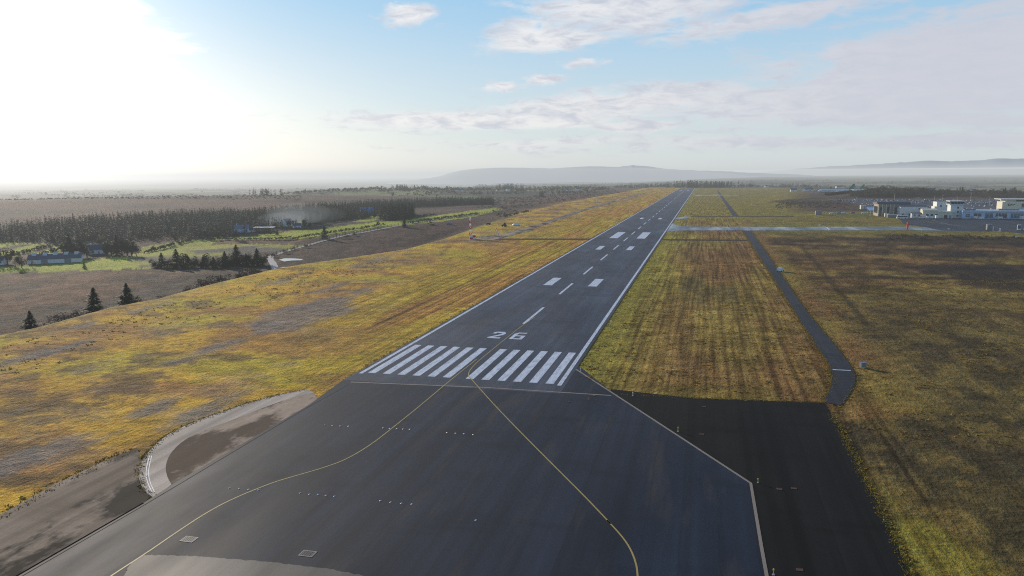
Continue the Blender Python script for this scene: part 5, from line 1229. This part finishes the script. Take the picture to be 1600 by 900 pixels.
n1 = wnoise(av.outputs[0], .16, .62, (3.1, 1.7, 0), 5, .6, .6); n2 = wnoise(av.outputs[0], .07, .85, (9.2, 4.4, 0), 4, .58, .4); n3 = wnoise(av.outputs[0], .55, 1.1, (1.3, 8.8, 0), 4, .6, .3)
n4c = wnoise(av.outputs[0], .42, 1.5, (7.7, 1.2, 0), 5, .64, .5)
def mixn(a, b): return smooth(.30, .68, mth('ADD', mth('MULTIPLY', a, .55), mth('MULTIPLY', b, .45)))
nA, nB, nC = mixn(n1, n4c), mixn(n2, n4c), mixn(n3, n4c)
dens = None
for (az_, el_, sa, se, tl, wgt, nn) in ((9, 11.9, 10, 2.6, .12, 1.6, nA), (3, 9.7, 6, 1.2, .10, 1.4, nA), (18, 10.4, 11, 1.1, .12, 1.3, nA), (30, 7.0, 14, 3.4, .10, 1.75, nA), (25, 4.4, 18, 2.2, 0, 1.45, nB), (9, 5.0, 12, 1.4, .05, 1.45, nA), (-2, 3.9, 16, 1.0, .02, 1.35, nB), (8, 2.2, 28, .8, 0, 1.1, nB), (30, 2.0, 14, .8, 0, 1.3, nB), (-7.3, 11.2, 2.2, .95, 0, 1.55, nC), (2.5, 6.8, 2.2, .6, 0, 1.15, nC), (-.3, 6.3, 2.2, .6, 0, 1.1, nC), (5.6, 7.9, 2.8, .5, .05, 1.05, nC), (9.0, 3.4, 3.4, .65, 0, 1.5, nC), (35, 12, 9, 1.5, 0, .9, nA)):
    q = mth('SUBTRACT', mth('MULTIPLY', blob(az_, el_, sa, se, tl), wgt), mth('MULTIPLY', mth('SUBTRACT', 1., nn), .95)); dens = q if dens is None else mth('MAXIMUM', dens, q)
dens = mth('MULTIPLY', smooth(.0, .75, dens), .88)
# bright cloud round the sun
n4 = wnoise(av.outputs[0], .34, 1.5, (5.2, 2.9, 0), 5, .62, .5)
sunb = mth('MULTIPLY', blob(-39, 9.2, 18, 4.2, -.03), mth('ADD', .30, mth('ADD', mth('MULTIPLY', n1, .9), mth('MULTIPLY', n4, .5)))); sunb = smooth(.34, .62, sunb)
sunb = mth('MAXIMUM', sunb, mth('MULTIPLY', blob(-36, 2, 19, 5.0), .85))
glow = blob(-38, 7, 11, 6.5)
def rgb(c):
    x = n.new('ShaderNodeRGB'); x.outputs[0].default_value = (*c, 1); return x.outputs[0]
def mixw(f, a, b, mode='MIX'):
    x = n.new('ShaderNodeMix'); x.data_type = 'RGBA'; x.blend_type = mode
    for k, q in ((0, f), (6, a), (7, b)):
        if isinstance(q, (int, float)): x.inputs[k].default_value = q
        else: L.new(q, x.inputs[k])
    return x.outputs[2]
grad = n.new('ShaderNodeValToRGB'); e = grad.color_ramp.elements; e[0].position = 0; e[0].color = (7.6, 8.3, 8.6, 1); e[1].position = 1; e[1].color = (.42, 1.15, 2.7, 1)
for p_, c_ in ((.045, (6.4, 7.7, 8.3)), (.12, (5.0, 7.0, 8.7)), (.19, (3.3, 6.2, 8.9)), (.27, (1.7, 4.3, 8.2)), (.5, (.75, 2.1, 4.8))): q = e.new(p_); q.color = (*c_, 1)
L.new(mth('DIVIDE', elev, 64.), grad.inputs[0])
base = mixw(.82, sky.outputs[0], grad.outputs[0])
ccol = mixw(smooth(-2, 30, azim), rgb((9.2, 9.0, 8.9)), rgb((6.3, 6.3, 7.0)))
ccol = mixw(smooth(.35, .7, n4c), ccol, rgb((5.9, 6.1, 6.9)))
out = mixw(dens, base, ccol)
out = mixw(sunb, out, rgb((13, 12.8, 12.2)))
gl = n.new('ShaderNodeVectorMath'); gl.operation = 'SCALE'; L.new(rgb((1, .985, .95)), gl.inputs[0]); L.new(mth('MULTIPLY', glow, 4.5), gl.inputs['Scale'])
out = mixw(1., out, gl.outputs[0], 'ADD')
L.new(out, bg.inputs['Color'])

cam = bpy.data.cameras.new('camera'); co = bpy.data.objects.new('camera', cam); COL.objects.link(co); scene.camera = co
cam.sensor_width = 36; cam.lens = FPX/1600*36; cam.clip_start = .5; cam.clip_end = 90000
cp_, sp_ = math.cos(PITCH), math.sin(PITCH); Fw = Vector((0, cp_, -sp_)); U0 = Vector((0, sp_, cp_)); R0 = Vector((1, 0, 0))
c, s = math.cos(ROLL), math.sin(ROLL); Rt = R0*c - U0*s; Up = R0*s + U0*c
M = Matrix(((Rt.x, Up.x, -Fw.x, 0), (Rt.y, Up.y, -Fw.y, 0), (Rt.z, Up.z, -Fw.z, CAM_H), (0, 0, 0, 1))); co.matrix_world = M
scene.view_settings.view_transform = 'Standard'; scene.view_settings.look = 'None'; scene.view_settings.exposure = 0
scene.cycles.max_bounces = 4; scene.cycles.diffuse_bounces = 1; scene.cycles.glossy_bounces = 2; scene.cycles.transmission_bounces = 2; scene.cycles.volume_bounces = 0; scene.cycles.caustics_reflective = False
scene.cycles.adaptive_threshold = .02
scene.cycles.use_denoising = False
scene.cycles.filter_width = 1.1
scene.cycles.sample_clamp_indirect = 1.5
scene.cycles.sample_clamp_direct = 3.0
